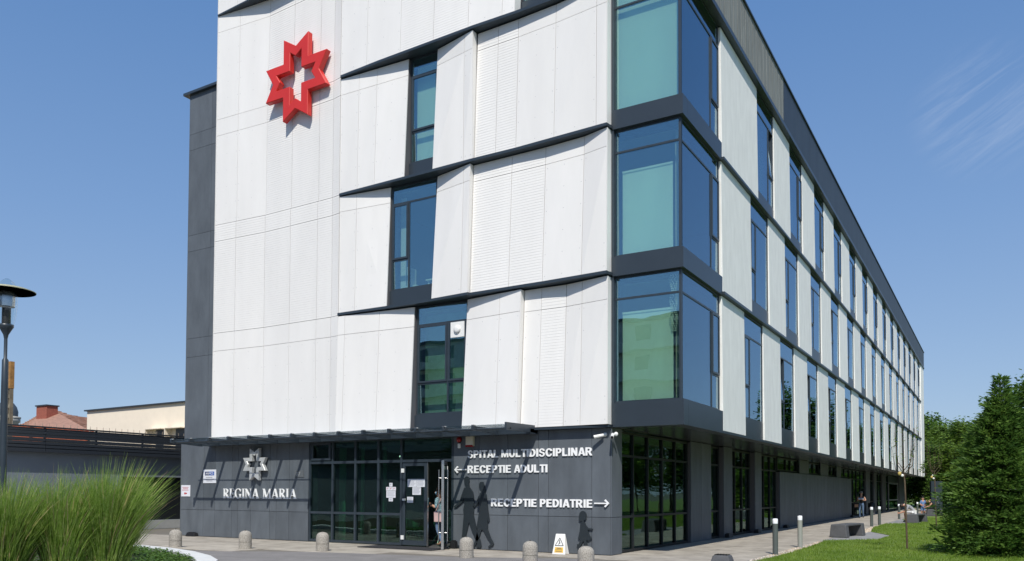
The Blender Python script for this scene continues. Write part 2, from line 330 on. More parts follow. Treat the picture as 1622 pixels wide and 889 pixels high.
# ================================================================== HOSPITAL
HB = empty('hospital_building', (0, 0, 0), 0, 'modern four storey hospital with staggered white panels, dark ledges and a glazed corner', 'building')
T = 0.03
def shift(xs, x):   # piecewise linear
    for (a, b), (c, d) in zip(xs, xs[1:]):
        if a-1e-6 <= x <= c+1e-6: return b+(d-b)*(x-a)/(c-a) if c > a else b
    return xs[0][1] if x < xs[0][0] else xs[-1][1]
STO = [(3.30, 6.455, 7.05), (7.16, 10.345, 10.83), (10.93, 14.06, 14.57), (14.68, 17.75, 18.32)]
RIV = MB()
def panel(xa, xb, za, zb, yb, yt, z0, z1, ribbed=False, riv=True):
    """flat or ribbed fibre-cement panel; yb/yt piecewise offsets at z0 and z1"""
    G = 0.006; xa += G; xb -= G; za += G; zb -= G
    def Y(x, z): t = (z-z0)/(z1-z0); return shift(yb, x)*(1-t)+shift(yt, x)*t
    m = MB()
    if not ribbed:
        P = [(xa, Y(xa, za), za), (xb, Y(xb, za), za), (xb, Y(xb, za)+T, za), (xa, Y(xa, za)+T, za), (xa, Y(xa, zb), zb), (xb, Y(xb, zb), zb), (xb, Y(xb, zb)+T, zb), (xa, Y(xa, zb)+T, zb)]
        m.hexa(P)
    else:
        n = max(2, int((zb-za)/0.075)); dz = (zb-za)/n; D = 0.0042
        for i in range(n):
            a = za+i*dz; b = a+dz
            m.quad((xa, Y(xa, a)-D, a), (xb, Y(xb, a)-D, a), (xb, Y(xb, b), b), (xa, Y(xa, b), b))
            m.quad((xa, Y(xa, a), a), (xb, Y(xb, a), a), (xb, Y(xb, a)-D, a), (xa, Y(xa, a)-D, a))
        for xx in (xa, xb): m.add([(xx, Y(xx, za), za), (xx, Y(xx, za)+T, za), (xx, Y(xx, zb)+T, zb), (xx, Y(xx, zb), zb)], [(0, 1, 2, 3)])
    o = m.build('ribbed_panel' if ribbed else 'wall_panel', WHITE, HB)
    if riv and not ribbed and xb-xa > .3 and zb-za > 1:
        for xx in (xa+.06, xb-.06) + (((xa+xb)/2,) if xb-xa > 1 else ()):
            for k in range(6):
                z = za+.12+(zb-za-.24)*k/5; yy = Y(xx, z)-.003; r = .011
                RIV.add([(xx+r*cos(t), yy, z+r*sin(t)) for t in [0, 1.05, 2.1, 3.14, 4.19, 5.24]], [(0, 1, 2, 3, 4, 5)])
    return o
STA = [(3.30, 6.45, 7.08), (7.08, 10.31, 10.885), (10.885, 14.05, 14.63), (14.63, 17.75, 18.34)]
def block(si, cols, yb, yt, zb=None, bandribs=None, band=True, sto=STO):
    """cols: list of (x boundary, ribbed flag of the column that starts there)"""
    z0, zj, z1 = sto[si]
    if zb: z0 = zb
    for (xa, r), (xb, _) in zip(cols, cols[1:]):
        rm, rb = r if isinstance(r, tuple) else (r, r)
        if band: panel(xa, xb, z0, zj, yb, yt, z0, z1, rm); panel(xa, xb, zj, z1, yb, yt, z0, z1, rb, False)
        else: panel(xa, xb, z0, z1, yb, yt, z0, z1, rm)
    xa, xb = cols[0][0], cols[-1][0]
    def Y(x, z): t = (z-z0)/(z1-z0); return shift(yb, x)*(1-t)+shift(yt, x)*t
    m = MB()
    xs = sorted(set([xa+.004, xb-.004]+[c[0] for c in cols[1:-1]]+[p[0] for p in yb if xa < p[0] < xb]+[p[0] for p in yt if xa < p[0] < xb]))
    e = T+.012
    for a, b in zip(xs, xs[1:]):
        m.hexa([(a, Y(a, z0)+e, z0+.01), (b, Y(b, z0)+e, z0+.01), (b, .5, z0+.01), (a, .5, z0+.01), (a, Y(a, z1)+e, z1), (b, Y(b, z1)+e, z1), (b, .5, z1), (a, .5, z1)])
    m.build('backing', BACK, HB)
def returns(si, x, side, yb, yt, depth=.28, zb=None):
    z0, zj, z1 = STO[si]
    s = 0.014
    m = MB(); a = x; b = x+side*s
    m.add([(a, yb, z0+.006), (a, yb+depth, z0+.006), (a, yt+depth, z1-.006), (a, yt, z1-.006), (b, yb, z0+.006), (b, yb+depth, z0+.006), (b, yt+depth, z1-.006), (b, yt, z1-.006)],
          [(0, 1, 2, 3), (7, 6, 5, 4), (0, 4, 5, 1), (1, 5, 6, 2), (2, 6, 7, 3), (3, 7, 4, 0)])
    m.build('return_panel', WHITE, HB)
R_, N_ = True, False
XL = -16.93
# ---- storey 1
A1 = [(XL, .00), (-14.6, .13), (-11.5, .04), (-11.12, -.10), (-8.2, -.06)]; A1t = [(XL, .0), (-14.6, .13), (-11.5, .04), (-11.12, -.02), (-8.2, .13)]
AP = [(XL, .00), (-14.6, .13), (-11.5, .05), (-11.12, -.02)]
block(0, [(XL, N_), (-15.94, N_), (-14.58, N_), (-13.37, N_), (-12.14, N_), (-11.5, N_), (-11.12, 0)], AP, AP, sto=STA)
block(0, [(-11.12, N_), (-10.85, N_), (-9.52, N_), (-8.24, 0)], A1, A1t)
D1 = [(-6.40, -.14), (-4.46, -.30)]; D1t = [(-6.40, .13), (-4.46, -.13)]
block(0, [(-6.36, N_), (-5.18, N_), (-4.47, 0)], D1, D1t); returns(0, -4.47, 1, -.30, -.13)
E1 = [(-4.44, -.16), (-3.15, -.17), (-1.86, -.26)]; E1t = [(-4.44, .05), (-3.15, .03), (-1.86, -.24)]
block(0, [(-4.44, N_), (-3.91, R_), (-3.16, N_), (-2.66, N_), (-1.88, 0)], E1, E1t); returns(0, -1.88, 1, -.26, -.24, .34)
# ---- storey 2
A2 = [(XL, .0), (-14.6, .12), (-11.5, .05), (-11.1, 0.0), (-9.2, .02)]; A2t = [(XL, .0), (-14.6, .13), (-11.5, .07), (-11.1, 0.0), (-9.2, .18)]
block(1, [(XL, R_), (-15.93, R_), (-14.58, R_), (-13.36, R_), (-12.12, R_), (-11.46, R_), (-11.12, 0)], AP, AP, sto=STA)
block(1, [(-11.12, N_), (-10.47, N_), (-9.22, 0)], A2, A2t)
D2 = [(-7.5, -.07), (-6.15, -.19)]; D2t = [(-7.5, .20), (-6.15, -.11)]
block(1, [(-7.49, N_), (-6.39, N_), (-6.15, 0)], D2, D2t); returns(1, -6.15, 1, -.19, -.11, .2)
E2 = [(-6.12, -.10), (-3.7, -.18), (-1.86, -.31)]; E2t = [(-6.12, .06), (-3.8, .02), (-2.6, -.07), (-1.86, -.27)]
block(1, [(-6.12, R_), (-4.84, R_), (-3.78, N_), (-2.60, N_), (-1.88, 0)], E2, E2t); returns(1, -1.88, 1, -.31, -.27, .38)
# ---- storey 3
A3 = [(XL, .0), (-14.6, .14), (-11.5, .08), (-11.1, -.01), (-8.4, -.07)]; A3t = [(XL, .0), (-14.6, .12), (-11.5, .08), (-11.1, .0), (-8.4, .12)]
block(2, [(XL, N_), (-15.9, N_), (-14.55, R_), (-13.32, R_), (-12.08, R_), (-11.46, R_), (-11.12, 0)], AP, AP, sto=STA)
block(2, [(-11.12, N_), (-10.39, N_), (-9.69, N_), (-8.52, 0)], A3, A3t)
D3 = [(-7.5, -.10), (-6.02, -.15)]; D3t = [(-7.5, .13), (-6.02, -.20)]
block(2, [(-7.46, N_), (-6.35, N_), (-6.03, 0)], D3, D3t); returns(2, -6.03, 1, -.15, -.20, .2)
E3 = [(-6.0, -.10), (-4.6, -.14), (-1.86, -.29)]; E3t = [(-6.0, .04), (-4.6, .0), (-3.4, -.08), (-1.86, -.27)]
block(2, [(-6.0, R_), (-5.29, R_), (-4.63, N_), (-3.43, N_), (-2.18, N_), (-1.88, 0)], E3, E3t); returns(2, -1.88, 1, -.29, -.27, .38)
# ---- storey 4
A4 = [(XL, .0), (-14.6, .08), (-11.5, .05), (-11.07, -.02), (-9.5, -.11), (-6, -.21), (-4.6, -.20)]; A4t = [(XL, .05), (-14.6, .22), (-11.5, .1), (-11.07, .0), (-4.6, .0)]
APt = [(XL, .0), (-14.6, .22), (-11.5, .1), (-11.12, .0)]
block(3, [(XL, N_), (-15.9, N_), (-14.55, R_), (-13.32, R_), (-12.08, R_), (-11.46, R_), (-11.12, 0)], AP, APt, sto=STA)
block(3, [(-11.12, N_), (-10.0, N_), (-8.66, R_), (-7.41, R_), (-6.17, N_), (-5.05, N_), (-4.66, 0)], A4, A4t)
returns(3, -4.66, 1, -.2, 0.0, .3)
E4 = [(-3.0, -.2), (-1.86, -.28)]
block(3, [(-3.0, N_), (-1.88, 0)], E4, E4)
# top band above storey 4
S5 = [(XL, .0), (-14.6, -.12), (-1.86, -.2)]
for xa, xb in ((XL, -15.9), (-15.9, -14.55), (-14.55, -12.5), (-12.5, -10), (-10, -7.4), (-7.4, -4.6), (-4.6, -1.88)): panel(xa, xb, 18.4, 19.6, S5, S5, 18.4, 19.6, riv=False)
box('screen_wall', XL+.02, -1.9, .05, .5, 18.36, 19.55, BACK, HB)
box('coping', XL-.03, -1.85, -.25, .6, 19.6, 19.68, METAL, HB)
RIV.build('rivet', mat('rivet_head', (0.45, 0.45, 0.46), 0.5), HB)['kind'] = 'stuff'
# left edge return of the white screen
for z0, z1 in ((3.3, 19.55),): box('return_panel', XL-.02, XL-.002, -.01, .4, z0, z1, WHITE, HB)
# ---- ledges (dark soffit plates that follow the storey above)
def ledge(zt, pts, xa, xb, h=0.075):
    m = MB(); ps = [(xa, shift(pts, xa))]+[p for p in pts if xa < p[0] < xb]+[(xb, shift(pts, xb))]
    for (a, ya), (b, yb) in zip(ps, ps[1:]):
        if b-a < 1e-4: continue
        m.hexa([(a, ya-.035, zt-h), (b, yb-.035, zt-h), (b, .5, zt-h), (a, .5, zt-h), (a, ya-.035, zt), (b, yb-.035, zt), (b, .5, zt), (a, .5, zt)])
    m.build('ledge', METAL, HB)
ledge(7.155, [(-11.12, .0), (-9.2, .0), (-7.49, -.07), (-6.15, -.19), (-6.12, -.11), (-3.7, -.18), (-1.86, -.31), (-1.84, -.15)], -11.14, -1.82)
ledge(10.925, [(-11.1, .0), (-8.4, -.07), (-7.46, -.10), (-6.03, -.15), (-4.6, -.15), (-1.86, -.29), (-1.84, -.12)], -11.12, -1.82)
ledge(14.675, [(-11.07, -.02), (-9.5, -.11), (-6, -.21), (-4.6, -.20), (-1.86, -.28), (-1.84, -.12)], -11.1, -1.82)
ledge(18.39, S5, XL, -1.85, .05)

# ---- windows (local frame: x along the facade, y into the wall)
FR = 0.055
def bar(m, x0, x1, z0, z1, y0=.0, y1=.09): m.box(x0, x1, y0, y1, z0, z1)
def make_window(w, h, panes, sash=(), open_=None, glass=GLASS, bars=(), extra=None, y=0):
    """panes/sash: (x0,x1,z0,z1) rectangles of glazing; frame fills the rest"""
    m = MB(); bar(m, 0, w, 0, FR); bar(m, 0, w, h-FR, h); bar(m, 0, FR, FR, h-FR); bar(m, w-FR, w, FR, h-FR)
    for (x0, x1, z0, z1) in bars: m.box(x0, x1, -.002, .088, z0, z1)
    root = m.build('window', METAL, HB)
    for (x0, x1, z0, z1) in panes:
        MB().box(x0+.004, x1-.004, .015, .027, z0+.004, z1-.004).build('pane', glass, root)
    for i, (x0, x1, z0, z1) in enumerate(sash):
        q = MB(); f = .055
        q.box(x0, x1, 0, .06, z0, z0+f); q.box(x0, x1, 0, .06, z1-f, z1); q.box(x0, x0+f, 0, .06, z0+f, z1-f); q.box(x1-f, x1, 0, .06, z0+f, z1-f)
        q.box(x0+f, x1-f, .02, .03, z0+f, z1-f, 1)
        for v in range(len(q.v)): q.v[v] = (q.v[v][0], q.v[v][1], q.v[v][2]-z0)
        s = q.build('sash', [METAL, glass], root, (0, -.028, z0))
        if open_ and i in open_: s.rotation_euler = (radians(open_[i]), 0, 0)
    return root
def layout(w, h, side, narrow=.68, tr=.66, low=.98):
    """transom light on top, one wide light, a narrow sash over a small light"""
    zt = h-tr; b = .05; bars = [(FR, w-FR, zt-b/2, zt+b/2)]
    xm = narrow if side == 'near' else w-narrow
    bars.append((xm-b/2, xm+b/2, FR, zt-b/2))
    if side == 'near':
        nx = (FR, xm-b/2); wx = (xm+b/2, w-FR)
    else:
        nx = (xm+b/2, w-FR); wx = (FR, xm-b/2)
    bars.append((nx[0], nx[1], low-b/2, low+b/2))
    panes = [(FR, w-FR, zt+b/2, h-FR), (wx[0], wx[1], FR, zt-b/2), (nx[0], nx[1], FR, low-b/2)]
    sash = [(nx[0], nx[1], low+b/2, zt-b/2)]
    return panes, sash, bars
def spandrel(x0, x1, y0, y1, z0, z1): return box('spandrel', x0, x1, y0, y1, z0, z1, SPAN, HB)

# left facade windows
SCR = mat('grey_green_screen', (0.24, 0.36, 0.30), 0.9, var=0.2, scale=1.0)
box('inner_screen', -8.3, -6.75, .75, .77, 3.55, 6.9, SCR, HB); box('inner_screen', -6.70, -6.45, .70, .72, 3.7, 6.0, CURT if False else PAPER, HB)
box('roller_blind', -8.42, -7.55, .42, .43, 11.5, 14.4, BLIND, HB)
box('inner_screen', -9.15, -8.95, .60, .62, 7.3, 10.6, PAPER, HB)
m = MB(); m.box(-8.2, -7.5, .6, 1.2, 7.93, 7.97); m.box(-8.15, -8.1, .65, .7, 7.3, 7.93); m.box(-7.6, -7.55, .65, .7, 7.3, 7.93); m.rod((-8.75, .8, 7.3), (-8.75, .8, 7.8), .03); m.box(-8.95, -8.55, .6, 1.0, 7.8, 7.86); m.box(-8.9, -8.86, .6, 1.0, 7.86, 8.45)
m.build('office_furniture', PLAST, HB)
def fwin(x0, x1, z0, z1, lay, glass=GLASSC, **k):
    w = x1-x0; h = z1-z0
    o = make_window(w, h, *lay, glass=glass, **k); o.location = (x0, .22, z0); return o
w = 1.82; h = 3.22; b = .05; zt = h-.56; xm = 1.12; lo = .92
win1 = fwin(-8.22, -6.38, 3.84, 7.06, ([(FR, w-FR, zt+b/2, h-FR), (FR, xm-b/2, FR, lo-b/2), (xm+b/2, w-FR, FR, lo-b/2)], [(FR, xm-b/2, lo+b/2, zt-b/2), (xm+b/2, w-FR, lo+b/2, zt-b/2)]), bars=[(FR, w-FR, zt-b/2, zt+b/2), (xm-b/2, xm+b/2, FR, zt-b/2), (FR, xm-b/2, lo-b/2, lo+b/2), (xm+b/2, w-FR, lo-b/2, lo+b/2)])
vt = MB(); vt.box(1.25, 1.72, -.05, .0, 2.18, 2.62); vt.lathe([(.11, 0), (.12, .02), (.10, .05), (.04, .06), (0, .06)], (0, 0, 0), 16)
n0 = len(vt.v)-0
for i in range(8, len(vt.v)):
    p = vt.v[i]; vt.v[i] = (1.485+p[0], -.05-p[2], 2.40+p[1])
vt.build('fan_vent', PLAST, win1)
spandrel(-8.24, -6.36, .16, .5, 3.30, 3.84)
w = 1.72; h = 3.2; zt = h-.56; xm = .66; lo = .92
fwin(-9.21, -7.5, 7.64, 10.84, ([(FR, w-FR, zt+b/2, h-FR), (FR, xm-b/2, FR, lo-b/2), (xm+b/2, w-FR, FR, zt-b/2)], [(FR, xm-b/2, lo+b/2, zt-b/2)]), bars=[(FR, w-FR, zt-b/2, zt+b/2), (xm-b/2, xm+b/2, FR, zt-b/2), (FR, xm-b/2, lo-b/2, lo+b/2)])
spandrel(-9.22, -7.49, .16, .5, 7.155, 7.64)
w = 1.05; h = 3.2; zt = h-.56; lo = .95
fwin(-8.51, -7.46, 11.4, 14.6, ([(FR, w-FR, zt+b/2, h-FR), (FR, w-FR, FR, lo-b/2)], [(FR, w-FR, lo+b/2, zt-b/2)]), bars=[(FR, w-FR, zt-b/2, zt+b/2), (FR, w-FR, lo-b/2, lo+b/2)])
spandrel(-8.52, -7.46, .16, .5, 10.925, 11.4)
w = 1.64; fwin(-4.64, -3.0, 15.12, 18.3, ([(FR, w-FR, FR, 3.1)], []))
spandrel(-4.65, -3.0, .16, .5, 14.675, 15.12)

# right facade: staggered panels and windows
ROWS = [dict(z=(3.30, 7.05), w0=5.62, per=4.755, ww=2.30, side='near', zs=3.84, first=3.25),
        dict(z=(7.16, 10.83), w0=6.43, per=4.78, ww=2.31, side='near', zs=7.60, first=3.25),
        dict(z=(10.93, 14.62), w0=7.29, per=4.80, ww=2.28, side='far', zs=11.34, first=3.25)]
def rpanel(y0, y1, z0, z1):
    g_ = .008; xb_, xt_ = .03, -.005
    m = MB(); m.hexa([(xb_, y0+g_, z0), (xb_, y1-g_, z0), (xb_-.1, y1-g_, z0), (xb_-.1, y0+g_, z0), (xt_, y0+g_, z1), (xt_, y1-g_, z1), (xt_-.1, y1-g_, z1), (xt_-.1, y0+g_, z1)])
    return bevel(m.build('wall_panel', STUCCO, HB), .008, 1)
rnd = random.Random(3)
for ri, rw in enumerate(ROWS):
    z0, z1 = rw['z']; h = z1-rw['zs']; ww = rw['ww']
    pan, sas, brs = layout(ww, h, rw['side'])
    proto = make_window(ww, h, pan, sas, bars=brs)
    po = None
    cur = rw['first']
    for i in range(14):
        y0 = rw['w0']+i*rw['per']
        rpanel(cur, y0, z0, z1); cur = y0+ww
        opened = (ri == 0 and i in (1, 2, 3, 4, 6, 8, 9)) or (ri == 1 and i in (3, 5, 8)) or (ri == 2 and i in (0,))
        o = proto if i == 0 else copy_tree(proto)
        o.location = (-.03, y0, rw['zs']); o.rotation_euler = (0, 0, pi/2)
        for ch in o.children:
            if ch.name.startswith('sash'): ch.rotation_euler = (radians(-4) if opened else 0, 0, 0)
        spandrel(-.4, -.022, y0+.003, y0+ww-.003, z0, rw['zs'])
        if opened or rnd.random() < .35:   # curtain behind the narrow light
            m = MB(); n = 14; cw = .55; x0 = .08 if rw['side'] == 'near' else ww-.63
            for k in range(n):
                a = x0+cw*k/n; c = x0+cw*(k+1)/n; ya = .30+.03*(k % 2); yc = .30+.03*((k+1) % 2)
                m.quad((a, ya, .1), (c, yc, .1), (c, yc, h-.1), (a, ya, h-.1))
            m.build('curtain', CURT, o)
    if ri < 2 or True: rpanel(cur, 72.6, z0, z1)
box('end_pier', -.2, .08, 72.6, 76.4, 3.30, 14.75, STUCCO, HB)
# ledges of the right facade
for zt in (7.155, 10.925): bevel(box('ledge', -.35, .10, 3.22, 72.6, zt-.095, zt-.002, METAL, HB), .01, 1)
# soffit fascia + top soffit + parapet
box('fascia', -.3, .03, 3.24, 76.4, 3.235, 3.30, METAL, HB)
box('top_soffit', -.5, .16, .0, 76.45, 14.64, 14.78, METAL, HB)
yy = 0.0
k = 0
while yy < 10.6:      # weathered parapet sheets
    y1 = min(yy+1.75, 10.6) if yy < 8.7 else 10.6
    m = MB(); n = 8
    for j in range(n):
        a = yy+.01+(y1-yy-.02)*j/n; c = yy+.01+(y1-yy-.02)*(j+1)/n-.012
        m.box(-.1, .118+.004*(j % 2), a, c, 14.80, 16.36)
    m.build('parapet_sheet', PARAW, HB); yy = y1
m = MB(); y = 10.62
DPAR = mat('dark_parapet', (0.028, 0.036, 0.045), 0.5, var=0.25, scale=1.2, stretch=(1, 1, .3))
while y < 76.4:
    y1 = min(y+2.4, 76.45); m = MB(); 
    m.box(-.1, .12, y+.004, y1-.004, 14.80, 16.36); m.build('parapet_sheet', DPAR, HB); y = y1
box('parapet_sheet', -1.85, .1, -.03, .1, 14.8, 16.36, PARAW, HB)
box('coping', -.25, .17, -.08, 76.5, 16.36, 16.42, METAL, HB)
box('roof', -18.4, -.1, .5, 76.3, 14.9, 15.1, BACK, HB)
box('upper_storey', -16.8, -2.0, .5, 3.6, 15.1, 19.5, WHITE, HB)
# ---- glazed corner, three storeys
for si, (zb, zs, zg, trn) in enumerate(((3.235, 3.84, 7.06, 6.49), (7.06, 7.56, 10.83, 10.25), (10.83, 11.32, 14.64, 14.03))):
    box('spandrel', -1.82, .03, -.05, .3, zb, zs, SPAN, HB)
    box('spandrel', -.3, .031, .302, 3.23, zb, zs, SPAN, HB)
    h = zg-zs
    # front light
    w = 1.78; t = trn-zs
    o = make_window(w, h, [(FR, w-.004, FR, t-b/2), (FR, w-.004, t+b/2, h-FR)], glass=GLASSC, bars=[(FR, w-FR, t-b/2, t+b/2)])
    o.location = (-1.84, .06, zs)
    # side light with a sash
    w = 3.12; xm = 2.4; lo = .95
    o = make_window(w, h, [(FR, xm-b/2, FR, t-b/2), (FR, w-FR, t+b/2, h-FR), (xm+b/2, w-FR, FR, lo-b/2)], [(xm+b/2, w-FR, lo+b/2, t-b/2)], glass=GLASS, bars=[(FR, w-FR, t-b/2, t+b/2), (xm-b/2, xm+b/2, FR, t-b/2), (xm+b/2, w-FR, lo-b/2, lo+b/2)])
    o.location = (-.06, .11, zs); o.rotation_euler = (0, 0, pi/2)
    # blinds behind the front light
    if si == 0: bl = (zs+.08, 6.12)
    elif si == 1: bl = (zs+.08, 9.75)
    else: bl = (zs+.05, 14.5)
    m = MB(); m.box(-1.66 if si < 2 else -1.8, -.32 if si < 2 else -.16, .22, .225, *bl); m.box(-1.66, -.32, .2, .24, bl[1], bl[1]+.05)
    m.build('roller_blind', BLIND, HB)
    if si < 2:   # gathered curtain at the corner
        m = MB(); nn_ = 10
        for k in range(nn_):
            a = -.30+.17*k/nn_; c = -.30+.17*(k+1)/nn_; m.quad((a, .34+.03*(k % 2), zs+.1), (c, .34+.03*((k+1) % 2), zs+.1), (c, .34+.03*((k+1) % 2), zg-.2), (a, .34+.03*(k % 2), zg-.2))
        m.build('curtain', CURT, HB)
    box('soffit', -1.8, -.06, .06, 3.2, zb+.001, zb+.02, METAL, HB) if si else None
box('corner_jamb', -1.865, -1.80, -.03, .35, 3.3, 14.6, METAL, HB)
# bead chain decoration hanging inside the first corner
m = MB()
for k in range(26):
    z = 6.95-k*.055; r = .10+.03*sin(k*.7)
    for a in range(7): m.ball((-.30+r*cos(a*.9+k*.3)*.8, .20+r*sin(a*.9+k*.3)*.3, z), .019, 6)
m.build('hanging_beads', PLAST, HB)

# ---- dark block on the left
for zz in ((3.35, 6.37), (6.37, 7.04), (7.04, 10.2), (10.2, 10.78), (10.78, 13.9), (13.9, 14.48), (14.48, 15.93)):
    for xa, xb in ((-18.53, -17.30), (-17.30, -16.95)):
        box('dark_panel', xa+.005, xb-.005, .10, .14, zz[0]+.005, zz[1]-.005, DARK, HB)
    box('dark_panel', -18.565, -18.535, .142, 12, zz[0]+.005, zz[1]-.005, DARK, HB)
box('backing', -18.53, -16.95, .15, .5, .0, 15.93, BACK, HB)
box('coping', -18.75, -16.95, -.02, 12.1, 15.93, 16.02, METAL, HB)
# ---- ground floor, front wall of dark panels
def gpanel(x0, x1, z0, z1, y=0.0): return box('dark_panel', x0+.006, x1-.006, y, y+.03, z0+.006, z1-.006, DARK, HB)
GX = [-18.53, -17.33, -16.73, -15.88, -15.58, -14.95, -14.05, -13.75, -13.17, -12.29]
for a, b2 in zip(GX, GX[1:]): gpanel(a, b2, .01, .93); gpanel(a, b2, .93, 3.28)
GX2 = [-6.72, -5.86, -4.93, -3.98, -3.68, -2.42, -1.90]
for a, b2 in zip(GX2, GX2[1:]): gpanel(a, b2, .01, .96); gpanel(a, b2, .96, 3.23)
box('backing', -18.5, -12.31, .035, .4, 0, 3.3, BACK, HB); box('backing', -6.70, -1.92, .035, .5, 0, 3.22, BACK, HB)
box('dark_panel', -18.56, -18.532, .0, 12, .01, 3.34, DARK, HB)
for z0, z1 in ((.01, .96), (.96, 3.23)): box('dark_panel', -1.90, -1.872, .002, .66, z0+.006, z1-.006, DARK, HB)
# front glazing
MX = [-12.28, -11.31, -10.38, -9.47, -8.60]
GZ = empty('glazed_front', (0, 0, 0)); GZ.parent = HB
m = MB()
for x in MX: m.box(x-.035, x+.035, .0, .12, .02, 3.17)
m.box(-12.245, -6.72, -.002, .122, 2.45, 2.53); m.box(-12.245, -8.635, -.002, .122, .89, .96); m.box(-12.245, -8.635, -.002, .122, .02, .09); m.box(-12.245, -6.72, -.004, .124, 3.12, 3.2)
m.box(-6.79, -6.72, .0, .12, .02, 3.12)
m.build('frame', METAL, GZ)
for a, b2 in zip(MX, MX[1:]):
    for z0, z1 in ((.09, .89), (.96, 2.45), (2.53, 3.12)): MB().box(a+.036, b2-.036, .055, .067, z0+.002, z1-.002).build('pane', GLASSG, GZ)
MB().box(-8.563, -6.792, .055, .067, 2.532, 3.118).build('pane', GLASSG, GZ)
m = MB(); m.box(-12.2, -11.38, -.02, .0, 2.56, 2.63); m.box(-12.2, -11.38, -.02, .0, 3.04, 3.11); m.box(-12.2, -12.12, -.02, .0, 2.63, 3.04); m.box(-11.46, -11.38, -.02, .0, 2.63, 3.04); m.build('vent_sash', METAL, GZ)
# doors
def leaf(w, h):
    m = MB(); f = .10
    m.box(0, w, 0, .06, 0, f+.04); m.box(0, w, 0, .06, h-f, h); m.box(0, f, 0, .06, f+.04, h-f); m.box(w-f, w, 0, .06, f+.04, h-f)
    d = m.build('door', METAL, HB); MB().box(f, w-f, .024, .036, f+.04, h-f).build('pane', GLASSG, d); return d
d1 = leaf(.89, 2.41); d1.location = (-8.56, .02, .03); bevel(d1, .006, 1)
for z in (.22, 2.18): MB().box(-.03, .07, -.03, .01, z-.06, z+.06).build('hinge', PLAST, d1)
MB().box(.04, .12, -.06, .0, 1.30, 1.36).build('handle', PLAST, d1)
d2 = leaf(.92, 2.43); d2.location = (-7.0, -.02, .02); d2.rotation_euler = (0, 0, radians(-60))
for s, yy in ((-1, -.09), (1, .15)):
    m = MB(); m.rod((.78, yy, .22), (.78, yy, 2.18), .016)
    for z in (.45, 1.95): m.rod((.78, yy, z), (.78, .03, z), .012)
    m.build('handle', STEEL, d2)
MB().box(.924, .94, -.005, .065, 0, 2.43).build('edge_strip', STEEL, d2)
MB().box(-.06, .0, -.02, .08, .1, .22).box(-.06, 0, -.02, .08, 2.2, 2.3).build('hinge', PLAST, d2)
MB().box(-7.665, -7.645, .03, .09, .02, 2.44).build('door_jamb', STEEL, HB)
# ---- right ground floor wall
XG = -1.95
DFR = mat('black_frame', (0.012, 0.015, 0.018), 0.5, spec=0.3)
def rg(y0, y1, muls, trans=(.95, 2.56), z0=.02, z1=3.2):
    root = empty('glazing'); root.parent = HB
    m = MB(); ys = [y0]+list(muls)+[y1]
    for yv in ys: m.box(XG-.10, XG, yv-.03, yv+.03, z0, z1)
    ts = [t for t in trans if z0+.2 < t < z1-.1]
    for t in ts+[z0+.03, z1-.03]: m.box(XG-.102, XG-.002, y0+.03, y1-.03, t-.03, t+.03)
    m.build('frame', DFR, root)
    zs = [z0]+ts+[z1]
    for a, c in zip(ys, ys[1:]):
        for p, q in zip(zs, zs[1:]): MB().box(XG-.062, XG-.05, a+.032, c-.032, p+.062 if p == z0 else p+.032, q-.062 if q == z1 else q-.032).build('pane', GLASSG, root)
    return root
def rp(y0, y1, x=-1.87, z0=.01, z1=3.22, step=1.2):
    n = max(1, round((y1-y0)/step)); s = (y1-y0)/n
    for i in range(n): box('dark_panel', x-.03, x, y0+i*s+.006, y0+(i+1)*s-.006, z0, z1, DARK, HB)
    box('backing', -2.35, x-.034, y0, y1, z0, z1-.02, BACK, HB)
rg(.70, 6.1, (1.64, 2.72, 3.88, 5.0)); rp(6.2, 8.35)
rg(8.42, 9.5, ()); rp(9.6, 10.7, -1.8); rg(10.8, 13.7, (11.6, 12.6)); rp(13.95, 15.0, -1.8); rg(15.05, 18.2, (16.0, 17.1))
box('dark_panel', -1.85, -1.82, 18.42, 39.3, .01, .02, DARK, HB)
nn = 21; s_ = (39.3-18.42)/nn
for i in range(nn): box('dark_panel', -1.86, -1.83, 18.42+i*s_+.006, 18.42+(i+1)*s_-.006, .03, 2.54, DARK, HB)
box('backing', -2.3, -1.865, 18.42, 39.3, 0, 2.53, BACK, HB)
for a, c_, ms in ((18.5, 22.8, (20.2, 21.2)), (25.2, 28.4, (26.8,)), (30.9, 33.8, (32.3,)), (35.4, 39.2, (37.3,))): rg(a, c_, ms, (), 2.6, 3.2)
for a, c_ in ((22.85, 25.15), (28.45, 30.85), (33.85, 35.35)): box('dark_panel', -1.9, -1.86, a, c_, 2.56, 3.22, DARK, HB)
rg(39.4, 46.6, (41, 42.6, 44.6)); rp(46.8, 49.0); rg(49.1, 51.3, (50.2,)); rp(51.5, 53.0); rg(53.1, 56.7, (54.8,)); rp(56.9, 59.5); rg(59.6, 62.1, ())
